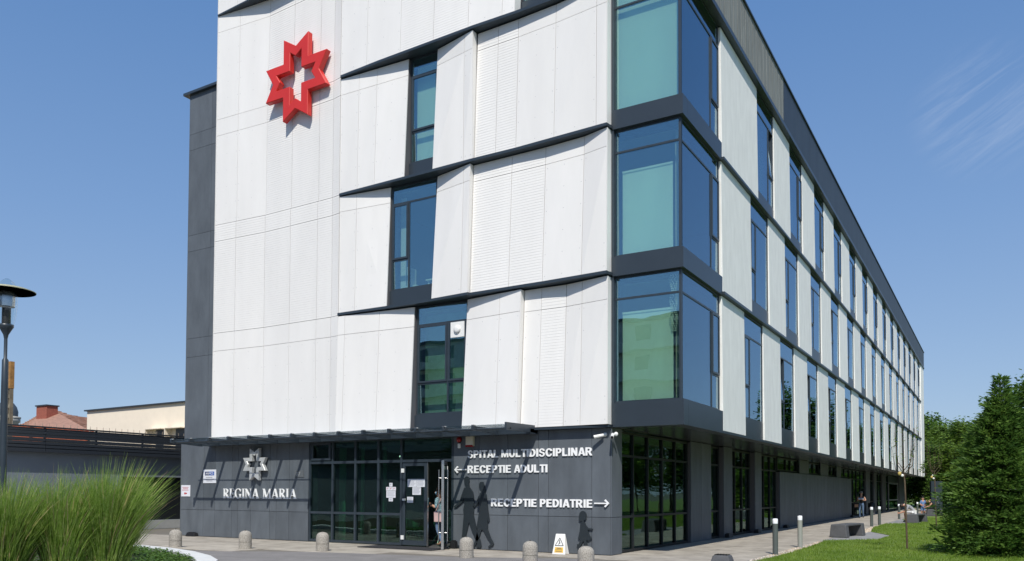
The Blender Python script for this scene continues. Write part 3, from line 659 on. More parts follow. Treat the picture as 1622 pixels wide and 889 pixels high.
# side entrance door
m = MB(); m.box(XG-.05, XG+.03, 62.2, 62.5, 0, 2.6); m.box(XG-.05, XG+.03, 70.2, 70.5, 0, 2.6); m.box(XG-.05, XG+.03, 62.5, 70.2, 2.45, 2.6); m.box(XG-.05, XG+.03, 62.5, 70.2, .9, 1.02)
dd = m.build('entrance_frame', mat('pale_grey_frame', (.30, .33, .36), .4), HB)
MB().box(XG-.03, XG-.015, 62.5, 70.2, .02, .9).box(XG-.03, XG-.015, 62.5, 70.2, 1.02, 2.45).build('pane', GLASSG, dd)
rp(70.6, 76.3); box('lintel', XG-.1, XG, 62.1, 70.6, 2.62, 3.2, SPAN, HB)
SOFF = mat('soffit_sheet', (0.040, 0.048, 0.055), 0.22, spec=0.6)
y = 0.02
box('soffit_sheet', -1.868, -.302, .0, 3.2, 3.236, 3.25, SOFF, HB)
y = 3.2
while y < 76.3:
    y1 = min(y+2.4, 76.35); box('soffit_sheet', -2.2, -.302, y+.004, y1-.004, 3.236, 3.25, SOFF, HB); y = y1
# ---- interior shells
for z in (3.34, 7.02, 10.79):
    box('floor_slab', -17, -.34, .5, 76, z, z+.18, INTF, HB)
for z in (6.98, 10.75, 14.5): box('ceiling', -17, -.32, .52, 76, z-.04, z-.01, CEIL, HB)
box('core_wall', -5.2, -5.0, 4.4, 76, .0, 14.6, INT, HB)
box('core_wall', -16.9, -5.2, 4.4, 4.6, .0, 14.6, INT, HB)
for i in range(9):
    y = 9+i*7.2
    for z0, z1 in ((3.52, 6.93), (7.2, 10.7), (10.97, 14.45)): box('room_wall', -5.0, -.36, y, y+.12, z0, z1, INT, HB)
box('room_wall', -5.1, -5.0, .5, 4.4, 3.5, 14.5, INT, HB); box('room_wall', -10.4, -10.3, .5, 4.4, 3.5, 14.5, INT, HB)
box('floor_slab', -18.4, -2.0, .15, 9, -.01, .0, mat('lobby_floor', (.12, .12, .125), .3), HB)
box('ceiling', -18.4, -2.0, .5, 76, 3.26, 3.3, CEIL, HB)
box('core_wall', -18.4, -2.4, 8.9, 9.0, 0, 3.25, CEIL, HB)
# ---- canopy
CN = MB(); CN.box(-17.0, -4.0, -.40, -.005, 3.13, 3.26)
cn = CN.build('canopy', SPAN, HB)
MB().rod((-17.1, -1.42, 3.20), (-4.0, -1.42, 3.20), .03, n=6).rod((-17.1, -.95, 3.225), (-4.0, -.95, 3.225), .014, n=6).build('canopy_rail', SPAN, cn)
bxs = [-16.97, -16.05, -15.14, -14.22, -13.30, -12.38, -11.46, -10.54, -9.62, -8.70, -7.78, -6.86, -5.94, -5.02]
bm_ = MB()
bm_.add([(-.03, -1.62, .0), (.03, -1.62, .0), (.03, -.40, -.07), (-.03, -.40, -.07), (-.03, -1.62, .10), (.03, -1.62, .10), (.03, -.0, .10), (-.03, .0, .10)], [(3, 2, 1, 0), (4, 5, 6, 7), (0, 1, 5, 4), (1, 2, 6, 5), (2, 3, 7, 6), (3, 0, 4, 7)])
bmesh_me = bm_.mesh('bracket', SPAN)
capm = MB().box(-.045, .045, -1.60, -1.52, .10, .13).mesh('clamp', STEEL)
for i, x in enumerate(bxs):
    o = link(bmesh_me, 'bracket', cn, (x, 0, 3.18)); 
    link(capm, 'clamp', cn, (x, 0, 3.18))
    x1 = bxs[i+1] if i+1 < len(bxs) else -4.1
    MB().box(x+.02, x1-.02, -1.6, -.0, 3.285, 3.297).build('canopy_glass', CANGL, cn)
m = MB(); m.add([(-4.05, -1.62, 3.15), (-4.0, -1.62, 3.15), (-4.0, -.0, 3.16), (-4.05, 0, 3.16), (-4.05, -1.62, 3.34), (-4.0, -1.62, 3.34), (-4.0, 0, 3.36), (-4.05, 0, 3.36)], [(3, 2, 1, 0), (4, 5, 6, 7), (0, 1, 5, 4), (1, 2, 6, 5), (2, 3, 7, 6), (3, 0, 4, 7)])
m.build('canopy_end', SPAN, cn)
box('soffit_sheet', -12.3, -4.02, -.15, .0, 3.27, 3.285, METAL, HB)
box('soffit_sheet', -4.0, -1.86, -.20, .0, 3.232, 3.29, METAL, HB)

# ================================================================== EMBLEMS AND LETTERING
def emblem(name, cx, cz, half, yf, yb, m, label):
    s = half/.53
    def ring(a, peak, notch):
        P = []
        for k in range(4):
            t = k*pi/2
            for (u, v) in ((a, a), (a, peak), (0, notch), (-a, peak)):
                P.append((u*cos(t)-v*sin(t), u*sin(t)+v*cos(t)))
        return P
    O_ = ring(.215, .53, .40); I_ = ring(.098, .335, .27)
    vs = []; 
    for y in (yf, yb):
        for P in (O_, I_): vs += [((-p[0])*s*-1*-1, y, p[1]*s) for p in P]
    fs = []
    for i in range(16):
        j = (i+1) % 16
        fs += [(i, j, 16+j, 16+i), (32+j, 32+i, 48+i, 48+j), (j, i, 32+i, 32+j), (16+i, 16+j, 48+j, 48+i)]
    mb = MB().add(vs, fs); e = empty(name, (cx, 0, cz), 0, label, 'emblem')
    r = mb.build('star_ring', m, e)
    bm = bmesh.new(); bm.from_mesh(r.data); bmesh.ops.recalc_face_normals(bm, faces=bm.faces); bm.to_mesh(r.data); bm.free()
    bevel(r, .006*s, 1)
    pn = MB()
    for a in (-.15, .15): pn.rod((a*s, yb-.002, .30*s), (a*s, .1 if half > 1 else .0, .30*s), .02); pn.rod((a*s, yb-.002, -.30*s), (a*s, .1 if half > 1 else .0, -.30*s), .02)
    pn.build('mounting_pin', STEEL, e)
    return e
emblem('star_emblem', -12.92, 15.04, 1.37, -.20, .0, RED, 'large red eight pointed star emblem with a cross shaped hole high on the white facade')
emblem('star_emblem', -14.63, 2.48, .535, -.17, -.05, SILV, 'small silver star emblem above the REGINA MARIA lettering beside the glazed entrance')

def split_islands(me):
    n = len(me.vertices); par = list(range(n))
    def fd(a):
        while par[a] != a: par[a] = par[par[a]]; a = par[a]
        return a
    for e in me.edges:
        a, b = fd(e.vertices[0]), fd(e.vertices[1])
        if a != b: par[a] = b
    groups = {}
    for p in me.polygons: groups.setdefault(fd(p.vertices[0]), []).append(p)
    out = []
    for g_ in groups.values():
        mp_ = {}; vs = []; fs = []
        for p in g_:
            f = []
            for i in p.vertices:
                if i not in mp_: mp_[i] = len(vs); vs.append(tuple(me.vertices[i].co))
                f.append(mp_[i])
            fs.append(f)
        out.append((vs, fs))
    return out
def text_mesh(s, bold=0.02, extrude=.02):
    cu = bpy.data.curves.new('t', 'FONT'); cu.body = s; cu.size = 1; cu.extrude = extrude; cu.offset = bold; cu.resolution_u = 4; cu.space_character = 1.02
    o = bpy.data.objects.new('t', cu); COL.objects.link(o)
    bpy.context.view_layer.update()
    me = bpy.data.meshes.new_from_object(o.evaluated_get(bpy.context.evaluated_depsgraph_get()))
    bm = bmesh.new(); bm.from_mesh(me); bmesh.ops.remove_doubles(bm, verts=bm.verts, dist=1e-5); bm.to_mesh(me); bm.free()
    bpy.data.objects.remove(o); return me
def lettering(s, x0, x1, z0, z1, yf, depth, m, label, bold=.022, name='wall_lettering', xz=None):
    me = text_mesh(s, bold)
    xs = [v.co.x for v in me.vertices]; ys = [v.co.y for v in me.vertices]; zs = [v.co.z for v in me.vertices]
    ax, bx_, ay, by_, az, bz = min(xs), max(xs), min(ys), max(ys), min(zs), max(zs)
    e = empty(name, (x0, 0, z0), 0, label, 'lettering')
    for vs, fs in sorted(split_islands(me), key=lambda t: min(p[0] for p in t[0])):
        W_ = [((p[0]-ax)/(bx_-ax)*(x1-x0), yf+depth*(bz-p[2])/(bz-az), (p[1]-ay)/(by_-ay)*(z1-z0)) for p in vs]
        MB().add(W_, fs).build('letter', m, e)
    return e
def arrow(x0, x1, z, d, label):
    m = MB(); t = .024; h = .10
    e = empty('wall_arrow', (x0, 0, z), 0, label, 'arrow')
    L = x1-x0
    pts = [(0, 0), (h, h+.0), (h+.035, h-.03), (.06, t/2+.004), (L, t/2+.004), (L, -t/2-.004), (.06, -t/2-.004), (h+.035, -h+.03), (h, -h)]
    if d > 0: pts = [(L-x, zz) for x, zz in pts][::-1]
    n = len(pts); vs = [(x, -.055, zz) for x, zz in pts]+[(x, -.025, zz) for x, zz in pts]
    m.add(vs, [tuple(range(n))[::-1], tuple(range(n, 2*n))]+[(i, (i+1) % n, n+(i+1) % n, n+i) for i in range(n)])
    m.build('arrow_plate', LETW, e); return e
arrow(-6.66, -6.26, 2.215, -1, 'white arrow pointing left to the entrance beside RECEPTIE ADULTI')
arrow(-2.33, -1.92, 1.315, 1, 'white arrow pointing right after RECEPTIE PEDIATRIE at the wall corner')

# shapes from distance functions, contoured to clean plates
def sd_box(x, z, x0, x1, z0, z1):
    dx = max(x0-x, x-x1); dz = max(z0-z, z-z1)
    return max(dx, dz) if max(dx, dz) < 0 else sqrt(max(dx, 0)**2+max(dz, 0)**2)
def sd_cap(x, z, a, b, ra, rb):
    vx, vz = b[0]-a[0], b[1]-a[1]; L2 = vx*vx+vz*vz or 1e-9
    t = max(0, min(1, ((x-a[0])*vx+(z-a[1])*vz)/L2))
    return sqrt((x-a[0]-t*vx)**2+(z-a[1]-t*vz)**2)-(ra+(rb-ra)*t)
def sd_ell(x, z, cx, cz, rx, rz):
    k = sqrt(((x-cx)/rx)**2+((z-cz)/rz)**2); return (k-1)*min(rx, rz)
def plate(fn, x0, x1, z0, z1, nx, nz_, yf, yb):
    ex = (x1-x0)/nx; ez = (z1-z0)/nz_
    V = [[fn(x0+i*ex, z0+j*ez) for i in range(nx+1)] for j in range(nz_+1)]
    bm = bmesh.new(); cache = {}
    def vert(x, z):
        k = (round(x, 5), round(z, 5))
        if k not in cache: cache[k] = bm.verts.new((x, yf, z))
        return cache[k]
    for j in range(nz_):
        for i in range(nx):
            cs = [(i, j), (i+1, j), (i+1, j+1), (i, j+1)]; vals = [V[b][a] for a, b in cs]
            if min(vals) >= 0: continue
            P = []
            for k in range(4):
                (a, b), (c, d) = cs[k], cs[(k+1) % 4]; v0, v1 = vals[k], vals[(k+1) % 4]
                if v0 < 0: P.append(vert(x0+a*ex, z0+b*ez))
                if (v0 < 0) != (v1 < 0):
                    t = v0/(v0-v1); t = min(.999, max(.001, t)); P.append(vert(x0+(a+(c-a)*t)*ex, z0+(b+(d-b)*t)*ez))
            Q = []
            for p in P:
                if p not in Q: Q.append(p)
            if len(Q) >= 3:
                try: bm.faces.new(Q)
                except ValueError: pass
    bmesh.ops.dissolve_limit(bm, angle_limit=0.03, verts=bm.verts, edges=bm.edges)
    r = bmesh.ops.extrude_face_region(bm, geom=list(bm.faces))
    for v in r['geom']:
        if isinstance(v, bmesh.types.BMVert): v.co.y = yb
    bmesh.ops.recalc_face_normals(bm, faces=bm.faces)
    me = bpy.data.meshes.new('plate'); bm.to_mesh(me); bm.free(); return me
# serif capitals
def G_(ch):
    B = sd_box; C_ = sd_cap
    def U(*f): return lambda x, z: min(g(x, z) for g in f)
    def bx(*a): return lambda x, z: B(x, z, *a)
    def ln(a, b, w): return lambda x, z: max(C_(x, z, a, b, w, w), -z, z-1)
    def rng(cx, cz, rx, rz, ix, iz, cut): return lambda x, z: max(sd_ell(x, z, cx, cz, rx, rz), -sd_ell(x, z, cx, cz, ix, iz), cut(x, z))
    s = .045
    if ch == 'I': return U(bx(.09, .25, 0, 1), bx(0, .34, 0, s), bx(0, .34, 1-s, 1)), .34
    if ch == 'E': return U(bx(.09, .25, 0, 1), bx(0, .62, 0, .055), bx(0, .6, .945, 1), bx(.2, .46, .48, .535), bx(.42, .47, .38, .63), bx(.55, .60, .78, 1), bx(.58, .64, 0, .24)), .66
    if ch == 'R': return U(bx(.09, .25, 0, 1), bx(0, .34, 0, s), bx(0, .3, 1-s, 1), bx(.2, .36, 1-.055, 1), bx(.2, .38, .46, .51), rng(.33, .73, .33, .27, .165, .215, lambda x, z: .3-x), ln((.36, .49), (.66, .0), .085), bx(.58, .82, 0, s)), .80
    if ch == 'G': return U(rng(.43, .5, .43, .52, .27, .46, lambda x, z: min(-(x-.45), .70-z if z > .3 else z-.25) if False else (-(1) if (x < .5 or z > .80 or z < .35) else 1)), bx(.62, .78, .03, .44), bx(.52, .86, .40, .445), bx(.70, .75, .70, .96)), .88
    if ch == 'N': return U(bx(.10, .165, 0, 1), ln((.12, .97), (.72, .04), .085), bx(.70, .765, 0, 1), bx(0, .28, 0, s), bx(0, .2, 1-s, 1), bx(.60, .87, 1-s, 1)), .87
    if ch == 'A': return U(ln((.10, 0), (.40, 1.0), .035), ln((.40, 1.0), (.70, 0), .085), bx(.2, .56, .29, .34), bx(0, .24, 0, s), bx(.52, .86, 0, s)), .84
    if ch == 'M': return U(bx(.11, .17, 0, 1), ln((.15, .97), (.50, .05), .085), ln((.50, .05), (.86, .97), .033), bx(.82, .98, 0, 1), bx(0, .28, 0, s), bx(0, .2, 1-s, 1), bx(.73, 1.07, 0, s), bx(.86, 1.07, 1-s, 1)), 1.08
e = empty('wall_lettering', (-16.28, 0, 1.345), 0, 'white serif letters reading REGINA MARIA under the silver star emblem', 'lettering')
seq = 'REGINA MARIA'; adv = []; pen = 0
for c in seq:
    if c == ' ': adv.append(None); pen += .42; continue
    adv.append(pen); pen += G_(c)[1]+.045
k = 3.46/(pen-.045); gc = {}
for c, p in zip(seq, adv):
    if p is None: continue
    if c not in gc:
        fn, wd = G_(c); gc[c] = plate(fn, -.03, wd+.03, -.02, 1.02, 40, 46, -.038, -.010); gc[c].materials.append(LETW)
    o = link(gc[c], 'letter', e, (p*k, 0, 0)); big = 1.05
    o.scale = (k, 1, .31*big)
def H_(ch):
    B = sd_box; C_ = sd_cap; w = .22; v = .18
    def U(*f): return lambda x, z: min(g(x, z) for g in f)
    def bx(*a): return lambda x, z: B(x, z, *a)
    def ln(a, b, r): return lambda x, z: max(C_(x, z, a, b, r, r), -z, z-1)
    def rng(cx, cz, rx, rz, cut, tw=w, tv=v): return lambda x, z: max(sd_ell(x, z, cx, cz, rx, rz), -sd_ell(x, z, cx, cz, rx-tw, rz-tv), cut(x, z))
    if ch == 'I': return bx(0, w, 0, 1), w
    if ch == 'L': return U(bx(0, w, 0, 1), bx(0, .58, 0, v)), .58
    if ch == 'T': return U(bx(.22, .42, 0, 1), bx(0, .64, 1-v, 1)), .64
    if ch == 'E': return U(bx(0, w, 0, 1), bx(0, .62, 0, v), bx(0, .60, 1-v, 1), bx(0, .56, .43, .59)), .62
    if ch == 'P': return U(bx(0, w, 0, 1), bx(0, .36, 1-v, 1), bx(0, .36, .36, .36+v), rng(.35, .68, .31, .32, lambda x, z: .33-x)), .66
    if ch == 'R': return U(bx(0, w, 0, 1), bx(0, .38, 1-v, 1), bx(0, .38, .40, .40+v), rng(.38, .70, .31, .30, lambda x, z: .36-x), ln((.38, .46), (.64, -.03), .105)), .75
    if ch == 'D': return U(bx(0, w, 0, 1), bx(0, .32, 1-v, 1), bx(0, .32, 0, v), rng(.30, .5, .42, .5, lambda x, z: .29-x)), .72
    if ch == 'C': return rng(.40, .5, .40, .52, lambda x, z: min(.62-x, abs(x-.62)) if False else (.17-abs(z-.5) if x > .44 else -1)), .76
    if ch == 'U': return U(bx(0, w, .33, 1), bx(.50, .70, .33, 1), rng(.35, .35, .35, .37, lambda x, z: z-.34)), .70
    if ch == 'N': return U(bx(0, w, 0, 1), bx(.50, .70, 0, 1), ln((.12, .93), (.58, .07), .105)), .70
    if ch == 'A': return U(ln((.10, -.05), (.37, 1.0), .10), ln((.41, 1.0), (.68, -.05), .10), bx(.2, .58, .21, .35)), .78
    if ch == 'M': return U(bx(0, .18, 0, 1), bx(.68, .86, 0, 1), ln((.10, .95), (.43, .05), .085), ln((.76, .95), (.43, .05), .085)), .86
    if ch == 'S': return U(rng(.34, .73, .31, .29, lambda x, z: (.0 - .0 + (x-.36 if z < .73 and z > .0 else -1) if z < .70 else (-.12+ (z*-1+.73) if x > .36 and z < .76 else -1)), .19, .15), rng(.34, .28, .34, .30, lambda x, z: (.32-x if z > .30 else -1), .19, .15), ln((.18, .56), (.5, .44), .078)), .68
GS = {}
def sans_line(s_, x0, x1, z0, z1, label):
    e = empty('wall_lettering', (x0, 0, z0), 0, label, 'lettering'); pen = 0; pos = []
    for ch in s_:
        if ch == ' ': pen += .30; continue
        if ch not in GS:
            fn, wd = H_(ch); GS[ch] = (plate(fn, -.05, wd+.05, -.03, 1.03, 34, 44, -.036, -.010), wd); GS[ch][0].materials.append(LETW)
        pos.append((ch, pen)); pen += GS[ch][1]+(.10 if ch not in 'AT' else .04)
    k_ = (x1-x0)/(pen-.08)
    for ch, p in pos:
        o = link(GS[ch][0], 'letter', e, (p*k_, 0, 0)); o.scale = (k_, 1, z1-z0)
    return e
sans_line('SPITAL MULTIDISCIPLINAR', -6.22, -2.39, 2.535, 2.745, 'white metal letters reading SPITAL MULTIDISCIPLINAR, top line on the dark wall')
sans_line('RECEPTIE ADULTI', -6.22, -3.69, 2.115, 2.325, 'white metal letters reading RECEPTIE ADULTI, right of the left pointing arrow')
sans_line('RECEPTIE PEDIATRIE', -5.44, -2.39, 1.20, 1.41, 'white metal letters reading RECEPTIE PEDIATRIE above the girl cutout')
# figure cutouts
def cutout(parts, x0, x1, z0, z1, label, n=90):
    fn = lambda x, z: min(p(x, z) for p in parts)
    r = (z1-z0)/(x1-x0); me = plate(fn, x0, x1, z0, z1, n, int(n*r), -.05, -.015); me.materials.append(CUT)
    o = link(me, 'figure_cutout'); tag(o, label, 'cutout', 'dark figure cutouts on the grey wall'); return o
def cp(a, b, ra, rb=None): return lambda x, z: sd_cap(x, z, a, b, ra, rb if rb is not None else ra)
def pg(P):
    def f(x, z):
        d = 1e9; ins = False; n = len(P)
        for i in range(n):
            a, b = P[i], P[(i+1) % n]; d = min(d, sd_cap(x, z, a, b, 0, 0))
            if (a[1] > z) != (b[1] > z) and x < (b[0]-a[0])*(z-a[1])/(b[1]-a[1])+a[0]: ins = not ins
        return -d if ins else d
    return f
cutout([lambda x, z: sd_ell(x, z, -6.24, 1.90, .085, .125), cp((-6.22, 1.82), (-6.20, 1.68), .055), pg([(-6.33, 1.70), (-6.14, 1.72), (-6.03, 1.58), (-5.99, 1.35), (-6.00, 1.05), (-6.02, .92), (-6.33, .90), (-6.35, 1.10), (-6.30, 1.30), (-6.36, 1.55)]),
        cp((-6.30, 1.60), (-6.42, 1.33), .065, .05), cp((-6.42, 1.33), (-6.58, 1.20), .048, .035), cp((-6.58, 1.20), (-6.65, 1.17), .035, .02),
        cp((-6.22, .95), (-6.30, .50), .11, .075), cp((-6.30, .50), (-6.37, .12), .07, .05), cp((-6.37, .08), (-6.52, .06), .045, .03),
        cp((-6.12, .95), (-5.97, .52), .11, .075), cp((-5.97, .52), (-5.83, .20), .07, .05), cp((-5.82, .22), (-5.88, .07), .04, .03), cp((-5.84, .26), (-5.80, .10), .05)],
       -6.75, -5.66, 0.02, 2.06, 'dark cutout figure of a walking man in a suit beside the open door')
cutout([lambda x, z: sd_ell(x, z, -5.75, 1.77, .075, .10), pg([(-5.80, 1.86), (-5.70, 1.87), (-5.65, 1.75), (-5.62, 1.52), (-5.68, 1.46), (-5.75, 1.55)]), cp((-5.73, 1.68), (-5.72, 1.58), .04),
        pg([(-5.80, 1.56), (-5.68, 1.60), (-5.60, 1.50), (-5.60, 1.20), (-5.56, .95), (-5.54, .62), (-5.62, .55), (-5.85, .55), (-5.90, .62), (-5.84, .95), (-5.80, 1.20), (-5.84, 1.38)]),
        cp((-5.64, 1.50), (-5.57, 1.10), .05, .035), cp((-5.57, 1.10), (-5.51, .80), .035, .025), cp((-5.82, 1.45), (-5.90, 1.25), .035, .03), cp((-5.90, 1.25), (-6.0, 1.18), .028, .02),
        cp((-5.80, .58), (-5.88, .30), .065, .05), cp((-5.88, .30), (-5.98, .10), .045, .03), cp((-5.98, .10), (-6.05, .07), .03, .02),
        cp((-5.62, .58), (-5.50, .35), .065, .045), cp((-5.50, .35), (-5.38, .18), .04, .03), cp((-5.38, .17), (-5.50, .09), .035, .02)],
       -6.12, -5.28, 0.02, 1.92, 'dark cutout figure of a walking woman with long hair in a skirt')
cutout([lambda x, z: sd_ell(x, z, -2.655, .995, .10, .12), pg([(-2.76, 1.0), (-2.56, 1.02), (-2.56, .90), (-2.72, .85), (-2.77, .87)]), cp((-2.65, .90), (-2.65, .80), .03),
        pg([(-2.72, .82), (-2.60, .82), (-2.53, .66), (-2.47, .50), (-2.40, .41), (-2.48, .36), (-2.55, .38), (-2.62, .35), (-2.70, .38), (-2.79, .40), (-2.74, .60)]),
        cp((-2.62, .76), (-2.52, .66), .03, .025), cp((-2.52, .66), (-2.39, .655), .022, .016),
        cp((-2.66, .40), (-2.74, .24), .045, .035), cp((-2.74, .24), (-2.78, .10), .035, .025), cp((-2.79, .22), (-2.80, .24), .02), cp((-2.60, .40), (-2.56, .22), .045, .032), cp((-2.56, .22), (-2.47, .08), .03, .02), cp((-2.47, .07), (-2.42, .05), .02)],
       -2.9, -2.32, 0.0, 1.14, 'small dark cutout figure of a running girl near the wall corner')

# ---- plates, cameras and small fittings on the wall
def tbox(label, cat, x0, x1, y0, y1, z0, z1, m, name, bev=.004, group=None):
    cx, cy, cz = (x0+x1)/2, (y0+y1)/2, (z0+z1)/2
    o = MB().box(x0-cx, x1-cx, y0-cy, y1-cy, z0-cz, z1-cz).build(name, m, None, (cx, cy, cz)); bevel(o, bev, 1); return tag(o, label, cat, group)
s1 = tbox('white square notice plate with a black and blue logo left of the silver star', 'sign', -17.33, -16.67, -.02, -.002, 1.86, 2.33, PAPER, 'wall_sign')
def on(par, name, x0, x1, z0, z1, y, m, d=.003):
    l = par.location; return MB().box(x0-l[0], x1-l[0], y-d-l[1], y-l[1], z0-l[2], z1-l[2]).build(name, m, par)
on(s1, 'logo_field', -17.24, -17.02, 2.13, 2.26, -.021, NAVY); on(s1, 'logo_field', -17.02, -16.76, 2.13, 2.26, -.021, BLUE)
def stext(par, s, x0, x1, z0, z1, y, m):
    me = text_mesh(s, .012, .001); l = par.location
    xs = [v.co.x for v in me.vertices]; ys = [v.co.y for v in me.vertices]
    a, b, c, d = min(xs), max(xs), min(ys), max(ys)
    for v in me.vertices:
        x = x0+(v.co.x-a)/(b-a)*(x1-x0)-l[0]; z = z0+(v.co.y-c)/(d-c)*(z1-z0)-l[2]; v.co = (x, y-v.co.z-l[1], z)
    me.materials.clear(); me.materials.append(m); bm = bmesh.new(); bm.from_mesh(me); bmesh.ops.recalc_face_normals(bm, faces=bm.faces); bm.to_mesh(me); bm.free()
    return link(me, 'print', par)
stext(s1, 'ANMCS', -17.20, -16.80, 2.155, 2.235, -.027, PAPER)
for k_, (a, b2) in enumerate(((-17.19, -16.85), (-17.24, -16.77), (-17.16, -16.85))): on(s1, 'print_line', a, b2, 2.05-k_*.06, 2.068-k_*.06, -.021, INK)
s2 = tbox('small white notice with red lettering and a red left arrow at the far left corner', 'sign', -18.50, -18.02, -.02, -.002, 1.39, 1.79, PAPER, 'wall_sign')
for k_ in range(3): on(s2, 'print_line', -18.44+.03*(k_ % 2), -18.10-.03*(k_ % 2), 1.71-k_*.05, 1.725-k_*.05, -.021, REDINK)
m = MB(); l = s2.location
m.add([(x-l[0], -.024-l[1], z-l[2]) for x, z in ((-18.34, 1.50), (-18.27, 1.56), (-18.27, 1.52), (-18.18, 1.52), (-18.18, 1.48), (-18.27, 1.48), (-18.27, 1.44))], [(0, 1, 6), (2, 3, 4, 5)][::1]); m.build('arrow_print', REDINK, s2)
s3 = tbox('small grey metal house number plate reading 07 beside the glazing', 'number plate', -12.92, -12.53, -.02, -.002, 2.04, 2.26, mat('dull_metal_plate', (.12, .13, .14), .35), 'number_plate')
stext(s3, '07', -12.86, -12.66, 2.09, 2.21, -.021, mat('plate_digits', (.30, .31, .31), .4))
# siren box, red lamp, sensor
o = tbox('beige alarm siren box with a red lower edge on the dark wall', 'alarm siren', -6.24, -6.00, -.12, -.002, 2.86, 3.14, mat('beige_plastic', (.62, .58, .46), .5), 'siren_box', .012)
l = o.location; MB().poly([(-.118, -.062), (.118, -.062), (.118, .0), (-.118, .0)], -.155, -.105).build('red_lens', REDLAMP, o)
o = MB().lathe([(.075, 0), (.08, .04), (.05, .075), (0, .085)], (0, 0, 0), 16).build('red_beacon', REDLAMP, None, (-6.52, 0, 3.06)); o.rotation_euler = (radians(90), 0, 0)
tag(o, 'round dark red beacon light above the motion sensor', 'beacon'); MB().lathe([(.09, 0), (.09, .012)], (0, 0, 0), 16).build('base', BLACK, o)
tbox('small white motion sensor below the red beacon', 'sensor', -6.55, -6.47, -.06, -.002, 2.82, 2.95, PLAST, 'motion_sensor', .012)
def camera_unit(x, z, ang, label, y=0.0, dark=False):
    e = empty('security_camera', (x, y, z), 0, label, 'camera')
    MB().lathe([(.055, 0), (.055, .02), (.03, .035)], (0, 0, 0), 14).build('mount', PLAST, e).rotation_euler = (radians(90), 0, 0)
    b_ = MB(); b_.rod((0, -.03, 0), (-.05, -.10, -.03), .02); b_.build('arm', PLAST, e)
    d = Vector((sin(ang)*-1, -.55, -.22)).normalized(); p = Vector((-.05, -.11, -.03))
    MB().rod(p-d*.05, p+d*.20, .042, .045, 12).build('housing', PLAST, e); MB().rod(p+d*.2001, p+d*.212, .038, .038, 12).build('lens', BLACK, e)
    return e
camera_unit(-2.05, 3.06, 1.2, 'white bullet security camera pointing left above the SPITAL lettering')
camera_unit(-1.74, 3.06, -.2, 'white bullet security camera on the soffit at the building corner', -.02)
for i, (x, y) in enumerate(((-17.75, -.12), (-6.63, -.1), (-1.72, 9.9), (-1.70, 13.9), (-1.72, 19.2), (-1.72, 38.9))):
    o = MB().hexa([(-.24, -.1, 0), (.24, -.1, 0), (.24, .1, 0), (-.24, .1, 0), (-.20, -.06, .13), (.20, -.06, .13), (.20, .08, .13), (-.20, .08, .13)]).build('bait_box', BLACK, None, (x, y, .004))
    if i == 1: o.scale = (.4, .8, 1.6)
    if i > 1: o.rotation_euler = (0, 0, pi/2)
    bevel(o, .02, 2) if i == 0 else None
    tag(o, ['low black box on the paving at the foot of the wall under the notices', 'small black box at the foot of the wall beside the open door', 'low black box between the narrow glazing and the side pillar', 'low black box at the foot of the second side pillar', 'low black box at the near end of the long low side wall', 'low black box at the far end of the long low side wall'][i], 'bait box', 'black boxes at the foot of the walls')
    MB().box(-.12, .12, -.06, .06, .131, .145).build('lid', BLACK, o)
# paper notices taped on the entrance glass
PN = [(-8.36, -8.05, 1.73, 1.96, 'wide left sheet of the upper pair on the entrance door'), (-8.04, -7.73, 1.73, 1.96, 'wide right sheet of the upper pair on the entrance door'), (-8.18, -7.87, 1.50, 1.72, 'printed sheet under the upper pair on the entrance door'), (-8.37, -8.15, 1.27, 1.44, 'small sheet beside the white door handle'),
      (-9.07, -8.95, 1.74, 1.85, 'topmost small sheet of the cross of notices on the glazing'), (-9.19, -9.07, 1.62, 1.73, 'left small sheet of the cross of notices on the glazing'), (-9.065, -8.945, 1.62, 1.73, 'middle small sheet of the cross of notices on the glazing'), (-8.94, -8.82, 1.62, 1.73, 'right small sheet of the cross of notices on the glazing'), (-9.18, -8.83, 1.41, 1.61, 'large sheet in the cross of notices on the glazing'), (-9.09, -8.93, 1.30, 1.40, 'lowest small sheet of the cross of notices on the glazing')]
for i, (a, b2, z0, z1, lb) in enumerate(PN):
    yy = .012 if i < 4 else .045
    o = tbox('white paper notice, '+lb, 'paper notice', a, b2, yy-.004, yy, z0, z1, PAPER, 'paper_notice', .0005, 'paper notices taped on the entrance glass')
    n = max(2, int((z1-z0)/.035))
    q = MB(); l = o.location
    for k_ in range(n):
        z = z1-.03-k_*(z1-z0-.05)/n; q.box(a+.03-l[0], b2-.03-(k_ % 3)*.02-l[0], -.0045, -.0025, z-.004-l[2], z+.004-l[2])
    q.build('print_lines', REDINK if i in (5, 6, 7) else INK, o)
o = tag(MB().box(-1.3, 1.3, -.45, .45, 0, .018).build('door_mat', MATT, None, (-7.9, -.75, .008)), 'black door mat on the paving before the entrance door', 'door mat')

